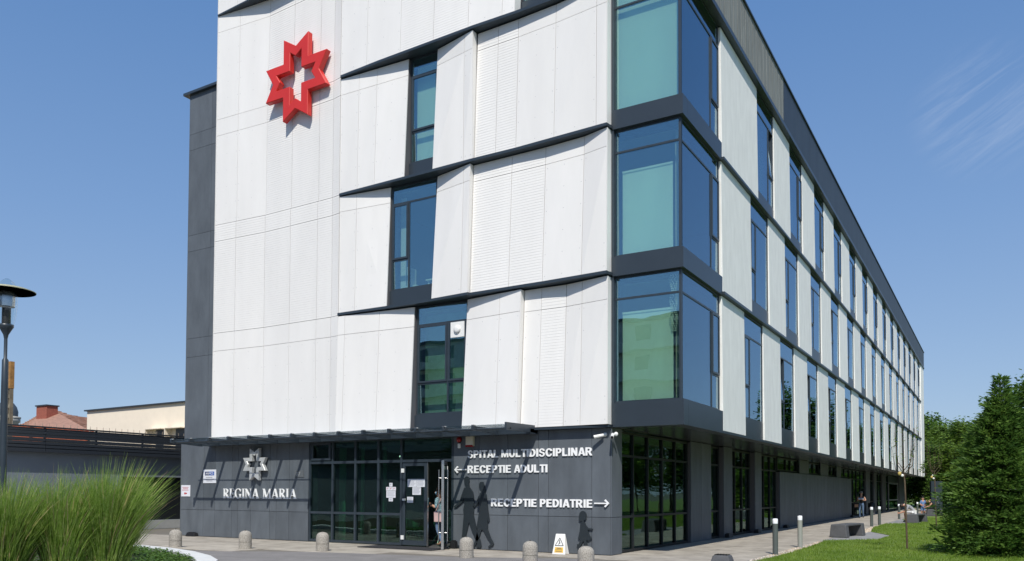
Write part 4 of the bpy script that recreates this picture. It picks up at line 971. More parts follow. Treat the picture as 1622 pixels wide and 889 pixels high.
# ---- concrete bollards
def bollard():
    e = empty('stone_bollard')
    MB().lathe([(.215, 0), (.215, .24)], (0, 0, 0), 28).build('base', CONC, e)
    MB().lathe([(.205, .24), (.205, .255)], (0, 0, 0), 28).build('groove', JOINTM, e)
    MB().lathe([(.215, .255), (.215, .46), (.205, .53), (.175, .59), (.12, .635), (.05, .655), (0, .658)], (0, 0, 0), 28).build('rounded_top', CONC, e)
    MB().lathe([(.02, .65), (.02, .685), (0, .69)], (0, 0, 0), 8).build('ring_stub', BLACK, e)
    return e
bl0 = bollard()
BL = [(-13.45, -4.0, 'leftmost, beside the tall reeds and the pale kerb'), (-11.35, -3.35, 'second from the left, under the REGINA MARIA lettering'), (-9.05, -2.75, 'third from the left, before the entrance glazing'), (-4.55, -2.55, 'in front of the walking man and woman cutouts'), (-2.5, -3.05, 'between the woman cutout and the wet floor sign'), (-.72, -3.9, 'rightmost, before the girl cutout')]
for i, (x, y, lb) in enumerate(BL):
    o = bl0 if i == 0 else copy_tree(bl0)
    o.location = (x, y, .004); o.scale = (.80, .80, .76); o.rotation_euler = (0, 0, i*1.1); tag(o, 'round topped granite bollard, '+lb, 'bollard', 'granite bollards along the forecourt')
for o in [o for o in COL.objects if o.name.startswith('stone_bollard')]:
    pass
# wet floor sign
e = empty('wet_floor_sign', (-3.16, -.30, .004), radians(6), 'white folding wet floor sign with a warning triangle and yellow lettering', 'floor sign')
e.scale = (.80, .9, .84)
def aboard(s):
    m = MB(); yb0 = -.15*s; 
    m.hexa([(-.225, yb0-.012, 0), (.225, yb0-.012, 0), (.225, yb0+.012, 0), (-.225, yb0+.012, 0), (-.155, -.012-.01*s, .62), (.155, -.012-.01*s, .62), (.155, .012-.01*s, .62), (-.155, .012-.01*s, .62)])
    o = m.build('board', PLAST, e); bevel(o, .01, 1); return o
bo = aboard(1); aboard(-1)
def onb(z): return -.15-.012+(.14)*(z/.62)-.004
q = MB()
for a, b2 in (((-.14, .27), (.0, .50)), ((.0, .50), (.14, .27)), ((.14, .27), (-.14, .27))):
    q.rod((a[0], onb(a[1]), a[1]), (b2[0], onb(b2[1]), b2[1]), .009, n=5)
q.rod((-.01, onb(.40), .40), (.02, onb(.34), .34), .012, n=5); q.rod((.02, onb(.34), .34), (-.035, onb(.31), .31), .009, n=5); q.ball((.0, onb(.425), .425), .015, 6)
q.build('warning_triangle', BLACK, bo)
q = MB(); q.hexa([(-.15, onb(.06), .06), (.15, onb(.06), .06), (.15, onb(.06)+.003, .06), (-.15, onb(.06)+.003, .06), (-.14, onb(.22), .22), (.14, onb(.22), .22), (.14, onb(.22)+.003, .22), (-.14, onb(.22)+.003, .22)])
q.build('yellow_patch', YEL, bo)
q = MB()
for z, w_ in ((.19, .08), (.145, .11), (.095, .10)):
    for k_ in range(7): q.box(-w_+k_*w_/3.3, -w_+k_*w_/3.3+.018, onb(z)-.004, onb(z), z-.012, z+.012)
q.build('print', NAVY, bo)
MB().box(-.045, .045, -.03, .03, .545, .575).build('handle_slot', BLACK, bo)

# ---- bollard lights
def blight(m_):
    e = empty('bollard_light'); 
    MB().lathe([(.07, 0), (.07, .80)], (0, 0, 0), 16).build('post', m_, e); MB().lathe([(.068, .80), (.068, .915), (.05, .93), (0, .93)], (0, 0, 0), 16).build('lamp_cap', LAMPW, e)
    MB().lathe([(.10, 0), (.10, .012)], (0, 0, 0), 16).build('base_plate', POSTM, e); return e
la = blight(POSTM); lb_ = blight(POSTL)
BLT = [(1.52, 2.75, 'dark post nearest to the camera'), (1.50, 5.95, 'pale post second from the camera'), (1.30, 23.6, 'beyond the first bench, left one of its pair'), (1.45, 25.3, 'beyond the first bench, right one of its pair'), (1.30, 36.5, 'left of the bending man, nearer of two'), (1.42, 39.2, 'left of the bending man, further of two'), (1.35, 49.5, 'left of the seated woman and child'), (1.50, 53, 'just beyond the bending man'), (1.9, 60, 'far back beside the child'), (4.1, 62, 'far back to the right of the dark totem')]
for i, (x, y, lb) in enumerate(BLT):
    o = lb_ if i == 1 else (la if i == 0 else copy_tree(la))
    o.location = (x, y, 0); tag(o, 'path light with frosted cap, '+lb, 'path light', 'path lights along the side path')
# ---- benches
def bench(L=2.25, wd=.62, slatted=False):
    e = empty('stone_bench')
    for s in (0, 1):
        y0, y1 = (0, .34) if s == 0 else (L-.34, L)
        ins = .05
        o = MB().hexa([(0, y0, 0), (wd, y0, 0), (wd, y1, 0), (0, y1, 0), (ins, y0+(.03 if s == 0 else 0), .47), (wd-ins, y0+(.03 if s == 0 else 0), .47), (wd-ins, y1-(.03 if s else 0), .47), (ins, y1-(.03 if s else 0), .47)]).build('end_block', BENCH, e); bevel(o, .035, 3)
    o = MB().box(.06, wd-.06, .30, L-.30, .405, .472).build('seat', BENCH, e); bevel(o, .012, 1)
    return e
b0 = bench()
BN = [(1.28, 12.1, .05, 'empty grey cast stone bench on a paved pad, nearest to the camera'), (2.25, 29.5, .05, 'grey cast stone bench with the bending man sitting on it'), (2.25, 45.0, .05, 'far grey cast stone bench beside the dark totem')]
for i, (x, y, r, lb) in enumerate(BN):
    o = b0 if i == 0 else copy_tree(b0); o.location = (x, y, .004); o.rotation_euler = (0, 0, -r*3); tag(o, lb, 'bench', 'cast stone benches beside the lawn')
e = empty('slatted_litter_bin', (1.0, -.22, .0), 0, 'low grey stone litter block with a black slatted top at the lower edge', 'litter block')
o = MB().hexa([(-.23, -.2, 0), (.23, -.2, 0), (.23, .2, 0), (-.23, .2, 0), (-.18, -.16, .16), (.18, -.16, .16), (.18, .16, .16), (-.18, .16, .16)]).build('block', BENCH, e); bevel(o, .04, 3)
for k_ in range(5): MB().box(-.15+k_*.065, -.115+k_*.065, -.14, .14, .161, .175).build('slat', BLACK, e)
# ash bin at the far glazing
e = empty('ash_bin', (-1.35, 45.5, .004), 0, 'black and grey litter bin standing against the far glazing', 'litter bin')
MB().lathe([(.20, .0), (.20, .55)], (0, 0, 0), 14).build('body', BENCH, e); MB().lathe([(.24, .55), (.24, .85), (.20, .88), (0, .88)], (0, 0, 0), 14).build('hood', BLACK, e)
# totem
e = empty('totem_sign', (2.45, 52.5, 0), radians(28), 'tall dark grey totem sign with a faint white figure print beside the far bench', 'sign')
MB().box(-.42, .42, -.12, .12, 0, 2.55).build('slab', SPAN, e)
q = MB(); q.rod((-.10, -.125, 1.35), (.02, -.125, 1.0), .02, n=5); q.rod((.02, -.125, 1.0), (.12, -.125, .8), .02, n=5); q.rod((-.1, -.125, 1.35), (-.16, -.125, 1.1), .02, n=5); q.rod((-.02, -.125, 1.3), (.15, -.125, 1.45), .02, n=5); q.ball((-.12, -.125, 1.46), .06, 8)
q.build('figure_print', mat('totem_print', (.25, .27, .3), .6), e)
MB().box(-.16, -.02, -.124, -.119, 1.66, 1.70).build('print_line', INK, e)
o = tag(MB().hexa([(0, 0, 0), (1.2, 0, 0), (1.2, .6, 0), (0, .6, 0), (.08, 0, .75), (1.0, 0, .75), (1.0, .5, .75), (.08, .5, .75)]).build('stone_block', BENCH, None, (2.95, 56, 0)), 'low wide grey stone block behind the dark totem', 'stone block'); bevel(o, .05, 2)

# ================================================================== PLANTS
def crown_mesh(seed, lobes, n, leaf, mats, flat=.8):
    """many leaf faces scattered through overlapping lobes (cx,cy,cz,r)"""
    r = random.Random(seed); m = MB(); tot = sum(l[3]**2 for l in lobes)
    for (cx, cy, cz, rad) in lobes:
        k = int(n*rad*rad/tot)
        for i in range(k):
            u = r.random()*2-1; t = r.random()*2*pi; q = sqrt(1-u*u); rr = rad*(r.random()**.42)*(1+.16*sin(5*t+seed+u*4)+.10*sin(9*u+3*t))
            p = (cx+q*cos(t)*rr, cy+q*sin(t)*rr, cz+u*rr*flat)
            s = leaf*r.uniform(.6, 1.35); a = r.random()*2*pi; b = r.uniform(-.9, .9)
            ux, uy, uz = cos(a)*s, sin(a)*s, b*s*.5
            vx, vy, vz = -sin(a)*s*.55, cos(a)*s*.55, r.uniform(-.7, .7)*s*.6
            m.v += [(p[0]-ux, p[1]-uy, p[2]-uz), (p[0]+vx, p[1]+vy, p[2]+vz), (p[0]+ux, p[1]+uy, p[2]+uz), (p[0]-vx, p[1]-vy, p[2]-vz)]
            j = len(m.v)-4; m.f.append((j, j+1, j+2, j+3)); m.m.append(0); m.sm.append(False)
    return m.mesh('crown', mats)
def trunk_mesh(seed, h, r0, lobes):
    r = random.Random(seed); m = MB(); p = Vector((0, 0, 0)); q = Vector((r.uniform(-.1, .1)*h*.3, r.uniform(-.1, .1)*h*.3, h*.45))
    m.rod(p, q, r0, r0*.7, 9)
    for (cx, cy, cz, rad) in lobes: m.rod(q, (cx, cy, cz), r0*.5, r0*.12, 6); m.rod((q[0]*.5+cx*.5, q[1]*.5+cy*.5, q[2]*.5+cz*.5), (cx+r.uniform(-1, 1)*rad*.7, cy+r.uniform(-1, 1)*rad*.7, cz+rad*.5), r0*.25, r0*.06, 5)
    return m.mesh('trunk', BARK)
def lob(seed, n, rx, z0, z1, r0, r1):
    r = random.Random(seed); L = []
    for i in range(n):
        t = r.random()*2*pi; z = z0+(z1-z0)*(i+.5)/n; w = rx*sin(pi*min(1, max(.12, .18+.72*(z-z0+.2)/(z1-z0+.4))))*r.uniform(.3, 1)
        L.append((cos(t)*w, sin(t)*w, z, r.uniform(r0, r1)))
    return L
VAR = []
for k_ in range(5):
    L = lob(20+k_, 19, 2.1, 2.2, 6.6, .75, 1.35)
    VAR.append((crown_mesh(k_, L, 8500, .125, LEAF if k_ % 2 == 0 else LEAFD), trunk_mesh(k_, 5, .17, L)))
def tree(x, y, h, wd, var, label, rz=0, group='trees behind the lawn', name='leafy_tree'):
    e = empty(name, (x, y, -.05), rz, label, 'tree', group); s = h/7.6
    c = link(VAR[var][0], 'crown', e); c.scale = (s*wd, s*wd, s); t = link(VAR[var][1], 'trunk', e); t.scale = (s*wd, s*wd, s); return e
NTH = ['first', 'second', 'third', 'fourth', 'fifth', 'sixth', 'seventh', 'eighth', 'ninth', 'tenth', 'eleventh']
TREES = [ # x, y, h, width, var
 (-1.1, 96.0, 12.6, .85, 1, 'tall dark tree rising just behind the far end of the white building'),
 (0.4, 91.0, 10.6, 1.0, 0, 'rounded mid green tree, second behind the far end of the building'),
 (2.2, 88.0, 10.2, 1.0, 2, 'broad green tree behind the dark totem'),
 (3.6, 83.5, 10.4, 1.0, 4, 'bright green broad tree left of the conifer'),
 (5.4, 73.0, 9.4, 1.0, 0, 'green tree directly beside the conifer top'),
 (6.6, 67.0, 8.5, 1.0, 2, 'tree whose crown shows just below the conifer tip'),
 (8.6, 61.0, 11.2, 1.0, 1, 'tall dark tree right of the conifer tip'),
 (9.6, 54.0, 11.4, 1.0, 3, 'tallest dark tree, cut by the right edge of the picture'),
 (3.3, 60.5, 6.3, 1.15, 4, 'lower bright tree behind the totem and left of the conifer'),
 (0.9, 79.0, 7.4, 1.1, 3, 'low bushy tree by the far end of the path'),
 (5.2, 55.0, 6.2, 1.15, 2, 'low bright tree on the lawn edge beside the conifer'),
 (-2.0, 92.5, 7.0, 1.1, 0, 'low tree partly hidden by the end wall of the building')]
for i, (x, y, h, wd, v, lb) in enumerate(TREES): tree(x, y, h, wd, v, lb, i*1.3)
# the row of trees along the lawn, seen at the edge and mirrored in the side glazing
for i in range(11):
    y = 12+i*6.0; tree(12.8+random.uniform(-.8, .8)+(i % 3)*.5, y, random.uniform(6.2, 8.2), 1.05, i % 5, 'leafy tree in the row right of the lawn, '+NTH[i]+' from the front', i*2.1, 'row of trees along the lawn')
# hedge bushes along the lawn
HV = []
for k_ in range(3):
    L = lob(60+k_, 12, .8, .5, 2.3, .5, .8); HV.append(crown_mesh(30+k_, L, 5200, .075, LEAFD if k_ else LEAF))
HB_ = [(-3.5, 84, 2.2), (-1.0, 82, 2.0), (-6.5, 88, 2.4), (1.2, 96, 2.3), (4.4, 60, 1.5), (5.6, 48, 1.3), (2.9, 66, 1.5), (1.5, 74, 1.5), (3.6, 72, 1.7), (5.9, 41, 1.3)]
for i, (x, y, s) in enumerate(HB_):
    e = empty('hedge_bush', (x, y, -.05), i*1.9, ['wide bush just past the end wall of the building', 'rounded bush where the side path ends', 'bush hidden behind the far corner of the building', 'wide bush far behind the side path', 'dense green bush behind the totem sign', 'leafy bush on the lawn left of the conifer', 'dense bush beyond the far bench', 'bush at the far end of the side path', 'tall bush beyond the totem sign', 'low leafy bush partly hidden by the conifer'][i], 'bush', 'bushes at the back of the lawn')
    c = link(HV[i % 3], 'foliage', e); c.scale = (s, s, s)
    MB().rod((0, 0, 0), (0, 0, 1.0), .06, .02, 6).build('stem', BARK, e)
# conifers
def conifer(h, rad, nb, seed, ns=54):
    r = random.Random(seed); m = MB(); t = MB()
    t.rod((0, 0, 0), (.03, .02, h*.55), .07, .035, 8); t.rod((.03, .02, h*.55), (-.02, 0, h*.9), .035, .014, 6); t.rod((-.02, 0, h*.9), (-.06, .0, h), .014, .005, 5)
    def spray(p, d, L, n, w):
        d = Vector(d).normalized(); side = d.cross(Vector((0, 0, 1))); side = side.normalized() if side.length > .01 else Vector((1, 0, 0))
        for i in range(n):
            f = (i+r.random())/n; c = Vector(p)+d*L*f+Vector((0, 0, -.22*L*f*f)); k = (1-f*.65)
            off = r.uniform(-1, 1); q = c+side*off*w*k+Vector((0, 0, r.uniform(-.05, .05)))
            a = (d+side*(off*1.3)+Vector((0, 0, r.uniform(-.45, .35)))).normalized(); s = r.uniform(.08, .20); b = a.cross(Vector((r.uniform(-1, 1), r.uniform(-1, 1), r.uniform(.2, 1)))).normalized()*.021
            m.v += [tuple(q), tuple(q+a*s*.5+b), tuple(q+a*s), tuple(q+a*s*.5-b)]; j = len(m.v)-4; m.f.append((j, j+1, j+2, j+3)); m.m.append(0); m.sm.append(False)
    for i in range(nb):
        f = i/nb; z = .05+f*(h-.12); a = i*2.399; prof = rad*min(1, (1-f)**1.0*1.38)*(.60+.62*r.random())*(1+.17*sin(3*a+9*f)+.12*sin(2*a-17*f))
        if f > .8: prof = max(.12, prof*r.uniform(.45, 1.5))
        if f > .86 and i % 2: continue
        a = i*2.399+r.uniform(-.3, .3); up = .1+.55*f
        d = (cos(a), sin(a), up)
        spray((0, 0, z), d, prof, int(ns*(prof/rad)+8), .13+.10*prof)
        if i % 3 == 0: t.rod((0, 0, z), (cos(a)*prof*.7, sin(a)*prof*.7, z+up*prof*.5), .014, .004, 4)
    # small outer sprays thicken the mantle
    for i in range(int(nb*1.5)):
        f = r.random()**1.35*.86; z = .05+f*(h*.93); pr = rad*min(1, (1-f)**1.0*1.38)*r.uniform(.5, 1.05); a = r.random()*2*pi
        spray((cos(a)*pr*.6, sin(a)*pr*.6, z), (cos(a)+r.uniform(-.4, .4), sin(a)+r.uniform(-.4, .4), r.uniform(0, .7)), pr*.5+.12, int(ns*.45), .12)
    return m.mesh('foliage', CONIF), t.mesh('trunk', BARK)
cf, ct = conifer(4.75, 1.50, 600, 5)
e = empty('conifer_tree', (6.60, 5.9, -.05), 0, 'dense dark green conifer with a thin bent tip standing alone on the lawn', 'tree'); link(cf, 'foliage', e); link(ct, 'trunk', e)
e = empty('conifer_tree', (8.6, 10.4, -.02), 2.2, 'second conifer behind the first at the right edge of the picture', 'tree'); o = link(cf, 'foliage', e); o.scale = (1.1, 1.1, .86); o = link(ct, 'trunk', e); o.scale = (1.1, 1.1, .86)
# young trees with a bird ornament
def sapling(x, y, h, seed, label):
    r = random.Random(seed); e = empty('young_tree', (x, y, .0), 0, label, 'tree', 'young trees planted in the lawn')
    m = MB(); m.rod((0, 0, 0), (-.04, .0, h*.5), .028, .022, 7); m.rod((-.04, 0, h*.5), (-.07, .03, h*.62), .022, .016, 7); m.build('trunk', BARK, e)
    b = MB(); tips = []
    for k_ in range(9):
        a = k_*.75+seed; L = r.uniform(.6, 1.3); z0 = h*(.55+.03*(k_ % 3)); p = Vector((-.06, .02, z0)); q = p+Vector((cos(a)*.22, sin(a)*.22, .25)); s = q+Vector((cos(a)*.12, sin(a)*.12, L)); b.rod(p, q, .012, .009, 5); b.rod(q, s, .009, .003, 5); tips.append((q, s))
    b.build('branch', BARK, e)
    lf = MB()
    for q, s in tips:
        for i in range(9):
            c = q.lerp(s, r.random()); a = r.random()*6.28; u = Vector((cos(a), sin(a), r.uniform(-.6, .6)))*.055; v = u.cross(Vector((0, 0, 1)))*.5
            lf.add([c, c+u+v, c+u*2, c+u-v], [(0, 1, 2, 3)])
    lf.build('foliage', LEAF, e)
    return e
sapling(4.25, 6.94, 3.7, 1, 'thin bare young tree with upright twigs, nearer of the two on the lawn')
sapling(4.25, 20.3, 4.3, 4, 'slender young tree further back on the lawn beside the conifer')
def ornament(x, y, z, label):
    e = empty('hanging_ornament', (x, y, z), .4, label, 'ornament', 'hanging ornaments on the young trees')
    e.scale = (.62, .62, .7); MB().ball((0, 0, -.08), .085, 10, 0, (1, .7, 1)).build('body', mat('dull_yellow', (.5, .38, .12), .6), e); MB().ball((.12, .0, -.16), .06, 8, 0, (1.2, .6, 1)).ball((.06, 0, .02), .05, 8).build('wing', PLAST, e)
    MB().rod((0, 0, 0), (.02, 0, .2), .004, n=4).build('cord', BLACK, e)
ornament(4.08, 6.9, 2.22, 'yellow and white ornament hanging on the nearer young tree')
ornament(4.10, 20.2, 2.35, 'yellow and white ornament hanging on the further young tree')

# reeds
STRAW = leafmat('dry_straw', (0.35, 0.28, 0.12), (0.45, 0.36, 0.18), (0.55, 0.46, 0.25), 9, 0.3)
def reeds(x, y, n, h, seed, label, spread=.44):
    r = random.Random(seed); m = MB()
    for i in range(n):
        a = r.random()*2*pi; br = .26*sqrt(r.random()); bx0, by0 = cos(a)*br, sin(a)*br
        a2 = a+r.uniform(-.6, .6); H_ = h*(r.uniform(.5, 1.02) if r.random() < .93 else r.uniform(1, 1.14)); lean = spread*(.10+br/.26)*r.uniform(.2, 1.0); wind = .10*H_
        w = r.uniform(.005, .011); side = Vector((-sin(a2), cos(a2), 0)); th = r.random()*pi; side = Vector((cos(th), sin(th), 0))
        prev = None; S_ = 6
        for k_ in range(S_+1):
            t = k_/S_; c = Vector((bx0+cos(a2)*lean*t*t*H_+wind*t*t*.86, by0+sin(a2)*lean*t*t*H_+wind*t*t*.5, H_*(t-.30*t**3.2*lean)))
            ww = w*(1-t**2.5)+.0006; A = c-side*ww; B = c+side*ww
            m.v += [tuple(A), tuple(B)]
            if k_: j = len(m.v)-4; m.f.append((j, j+1, j+3, j+2)); m.m.append(1 if i % 11 == 0 else 0); m.sm.append(False)
    return tag(m.build('ornamental_grass', [GRASSB, STRAW], None, (x, y, .02)), label, 'ornamental grass', 'clumps of tall ornamental grass')
reeds(-6.75, -12.05, 2400, 1.78, 1, 'tall green ornamental grass clump at the left edge before the lamp post')
reeds(-6.40, -11.35, 2400, 1.82, 2, 'tall green ornamental grass clump in the middle of the group')
reeds(-6.10, -10.80, 3100, 1.98, 3, 'tall green ornamental grass clump nearest to the bollards, arching right')
reeds(-7.9, -12.4, 2000, 1.8, 4, 'tall green ornamental grass clump behind, left of the lamp post')
# planting bed, kerb and ground cover
kerb_c = [(-24, -8.2), (-18, -6.2), (-15.2, -5.15), (-13.6, -5.0), (-12.0, -5.25), (-10.4, -5.75), (-9.0, -6.4), (-7.9, -7.1), (-7.0, -8.0), (-6.0, -9.6), (-5.4, -11.5), (-4.2, -13.6), (-2.5, -17)]
def offs(P, d):
    out = []
    for i, p in enumerate(P):
        a = Vector(P[max(0, i-1)]); b = Vector(P[min(len(P)-1, i+1)]); t = (b-a).normalized(); out.append((p[0]-t.y*d, p[1]+t.x*d))
    return out
ko, ki = offs(kerb_c, .0), offs(kerb_c, -.42)
ke = empty('planting_bed_kerb', (0, 0, 0)); ke['kind'] = 'structure'
for i in range(len(kerb_c)-1):
    P = [ko[i], ko[i+1], ki[i+1], ki[i]]; n = 3
    for j in range(n):
        f0, f1 = j/n+.004, (j+1)/n-.004; L_ = lambda A, B, f: (A[0]+(B[0]-A[0])*f, A[1]+(B[1]-A[1])*f)
        q = [L_(P[0], P[1], f0), L_(P[0], P[1], f1), L_(P[3], P[2], f1), L_(P[3], P[2], f0)]
        MB().poly(q[::-1], -.05, .12).build('kerb_stone', KERB, ke)
bed = [(x, y) for x, y in ki]+[(-3.5, -17.5), (-24, -17.5)]
tag(MB().poly(bed[::-1], -.05, .05).build('planting_soil', SOIL), kind='structure')
m = MB(); r = random.Random(9)
for i in range(26000):
    if i < 20000: x = r.uniform(-14.5, -5.5); y = r.uniform(-13, -5.0)
    else: k_ = r.randrange(2, len(ki)-2); f = r.random(); x = ki[k_][0]*(1-f)+ki[k_+1][0]*f+r.uniform(-.9, .0); y = ki[k_][1]*(1-f)+ki[k_+1][1]*f-r.random()*.8
    if not in_poly(x, y, bed): continue
    z = .05+r.random()*.13; s = r.uniform(.02, .045); a = r.random()*6.28; u = Vector((cos(a), sin(a), r.uniform(-.4, .6)))*s; v = Vector((-sin(a), cos(a), r.uniform(-.4, .4)))*s*.6; c = Vector((x, y, z))
    m.add([c-u, c+v, c+u, c-v], [(0, 1, 2, 3)])
tag(m.build('ground_cover', COVER), 'low leafy ground cover inside the pale kerb', 'ground cover', kind='stuff')
m = MB()
for i in range(26):
    x, y = (-6.3, -12.1) if i < 9 else (-5.7, -11.2); c = (x+r.uniform(-.5, .6), y+r.uniform(-.6, .1), .22+r.random()*.25); m.ball(c, .022, 5)
tag(m.build('white_flowers', PLAST), 'small white flowers among the feet of the tall grass', 'flowers', kind='stuff')

# ================================================================== STREET LAMP
e = empty('street_lamp', (-8.26, -11.35, 0), .6, 'dark lamp post with a wide shallow disc shade at the left edge', 'street lamp')
e.scale = (.82, .82, 1.165)
MB().lathe([(.085, 0), (.075, 1.6), (.066, 2.9), (.062, 3.30), (.034, 3.33), (.034, 3.62)], (0, 0, 0), 14).build('pole', METAL, e)
MB().lathe([(.034, 3.62), (.05, 3.68), (.11, 3.76), (.145, 3.80), (.145, 3.83), (.10, 3.84)], (0, 0, 0), 20).build('cup', METAL, e)
MB().lathe([(.085, 3.84), (.085, 4.08)], (0, 0, 0), 16).build('lamp_base', BLACK, e)
MB().lathe([(.155, 4.10), (.16, 4.25), (.14, 4.32)], (0, 0, 0), 20).build('reflector_ring', STEEL, e)
MB().lathe([(.15, 3.84), (.19, 3.98), (.205, 4.14), (.20, 4.34), (.14, 4.46), (.04, 4.52)], (0, 0, 0), 20).build('globe', GLOBE, e)
o = MB().lathe([(.54, 4.33), (.545, 4.34), (.40, 4.375), (.22, 4.40), (.20, 4.385), (.40, 4.36), (.54, 4.33)], (0, 0, 0), 36).build('disc_shade', DISC, e)

# ================================================================== LEFT BACKGROUND
we = empty('service_wall', (-23.8, 0, 0), 0, 'long blue grey rendered wall with a black shutter left of the hospital', 'wall')
MB().box(-.35, 0, -40, 1.2, 0, 2.98).box(-.35, 0, 4.9, 12, 0, 2.98).box(-.35, 0, 1.2, 4.9, 2.16, 2.98).box(-.35, 0, 1.2, 4.9, 0, .36).build('wall_body', WALLG, we)
q = MB()
for k_ in range(14): q.box(-.30, -.238, 1.2, 4.9, .36+k_*.1287, .36+(k_+1)*.1287-.006)
q.box(-.34, -.245, 1.2, 4.9, .36, 2.16); q.build('shutter', SHUT, we); MB().box(.002, .03, -40, 12, 0, .36).build('plinth', PLINTH, we)
fe = empty('slatted_screen', (-23.6, 0, 3.0), 0, 'dark horizontal slatted screen along the top of the blue grey wall', 'fence')
for k_ in range(7): 
    for y0 in (-20, -14, -8, -2, 4): MB().box(-.02, .03, y0+.01, y0+5.99, .02+k_*.125, .02+k_*.125+.098).build('slat', SLAT, fe)
MB().box(-.16, .06, -40, 12, .895, .94).build('top_rail', SLAT, fe)
for y in range(-18, 12, 2): MB().box(-.09, -.025, y-.03, y+.03, 0, .89).build('post', SLAT, fe)
MB().box(-.5, .10, -40, 12, -.02, .015).build('bottom_ledge', SLAT, fe)
for k_ in range(5): MB().box(-.45, -.40, -40, 12, .06+k_*.17, .06+k_*.17+.13).build('rear_slat', SLAT, fe)
se = empty('security_spikes', (-24.35, 0, 3.7), 0, 'row of thin upright spikes behind the slatted screen', 'spikes')
q = MB()
for k_ in range(60): y = -9+k_*.27; q.rod((0, y, 0), (0, y, .42), .014, .008, 4)
q.rod((0, -9, .05), (0, 8, .05), .012, n=4); q.build('spike_row', mat('pale_spike', (.45, .36, .27), .6), se)
# cream building
ce = empty('cream_building', (0, 0, 0), 0, 'plain cream rendered building with two small windows behind the slatted screen', 'building')
def sl_(x): return 7.01+.0*(x)
q = MB(); W0, W1 = -47.06, -30
q.hexa([(W0, 14, 0), (W1, 14, 0), (W1, 24, 0), (W0, 24, 0), (W0, 14, 7.0), (W1, 14, 7.12), (W1, 24, 7.12), (W0, 24, 7.0)]); q.build('wall', CREAM, ce)
q = MB(); q.hexa([(W0-.15, 13.85, 7.0), (W1, 13.85, 7.12), (W1, 24, 7.12), (W0-.15, 24, 7.0), (W0-.15, 13.85, 7.09), (W1, 13.85, 7.21), (W1, 24, 7.21), (W0-.15, 24, 7.09)]); q.build('roof_edge', SLAT, ce)
for x in (-39.5, -37.55, -35.5):
    MB().box(x, x+.85, 13.93, 14.0, 3.8, 5.45).box(x-.6, x, 13.99, 14.0, 3.9, 4.0).build('window', METAL, ce)
    MB().box(x-.5, x+1.0, 13.5, 13.995, 5.47, 5.53).build('window_hood', CREAM, ce)
    MB().box(x-.55, x-.5, 13.5, 13.995, 3.8, 5.53).build('reveal', CREAM, ce)
# red tiled roof house
he = empty('tiled_house', (0, 0, 0), 0, 'old house with a hipped red tile roof and a brick chimney', 'house')
MB().box(-79, -61, 24, 36, 0, 6.6).build('wall', PALE, he)
RA, RB = Vector((-76.00, 28, 9.81)), Vector((-82.46, 31.5, 10.10))
EV = [Vector((-72.90, 21.5, 6.55)), Vector((-58, 21.5, 6.3)), Vector((-58, 38, 6.3)), Vector((-72.90, 38, 6.55))]
q = MB(); q.add([tuple(p) for p in EV]+[tuple(RA), tuple(RB)], [(0, 1, 5, 4), (1, 2, 5), (2, 3, 4, 5), (3, 0, 4)]); q.build('roof', TILE, he)
tm = MB(); rr = random.Random(4)
def tiles(A, B, C, D, rows, step):
    for row in range(rows):
        f0 = row/rows; f1 = min(1, (row+1.15)/rows); a = A.lerp(D, f0); b = B.lerp(C, f0); a1 = A.lerp(D, f1); b1 = B.lerp(C, f1); n = max(1, int((b-a).length/step))
        for k_ in range(n):
            t0, t1 = k_/n, (k_+.93)/n; up = Vector((0, 0, .06+rr.random()*.04))
            p = [a.lerp(b, t0)+up*1.6, a.lerp(b, t1)+up*1.6, a1.lerp(b1, t1)+up*.5, a1.lerp(b1, t0)+up*.5]
            tm.add(p+[x-Vector((0, 0, .09)) for x in p], [(0, 1, 2, 3), (0, 4, 5, 1), (1, 5, 6, 2), (3, 7, 4, 0)])
tiles(EV[0], EV[1], RB, RA, 24, .36); tiles(EV[3], EV[0], RA, RA, 22, .36); tiles(EV[1], EV[2], RB, RB, 20, .4)
o = tm.build('roof_tiles', TILE, he); o['kind'] = 'stuff'
MB().box(-74.18, -72.41, 25.5, 26.6, 7.0, 9.76).build('chimney', BRICK, he); MB().box(-74.28, -72.31, 25.4, 26.7, 9.76, 9.88).build('chimney_cap', SLAT, he)
# orange tile coping wall
oe = empty('tile_capped_wall', (0, 0, 0), 0, 'garden wall capped with bright orange tiles beyond the slatted screen', 'wall')
MB().box(-52, -40.3, 10.1, 10.5, 0, 5.0).build('wall_body', PALE, oe)
for k_ in range(23):
    x0 = -51.8+k_*.5; z = 6.08-.0*(k_)-.042*k_
    MB().hexa([(x0+.02, 9.8, 4.9-.02*k_), (x0+.48, 9.8, 4.9-.02*k_), (x0+.48, 10.3, 5.0), (x0+.02, 10.3, 5.0), (x0+.02, 9.9, z), (x0+.48, 9.9, z-.03), (x0+.48, 10.3, z), (x0+.02, 10.3, z)]).build('coping_tile', TILEO, oe)
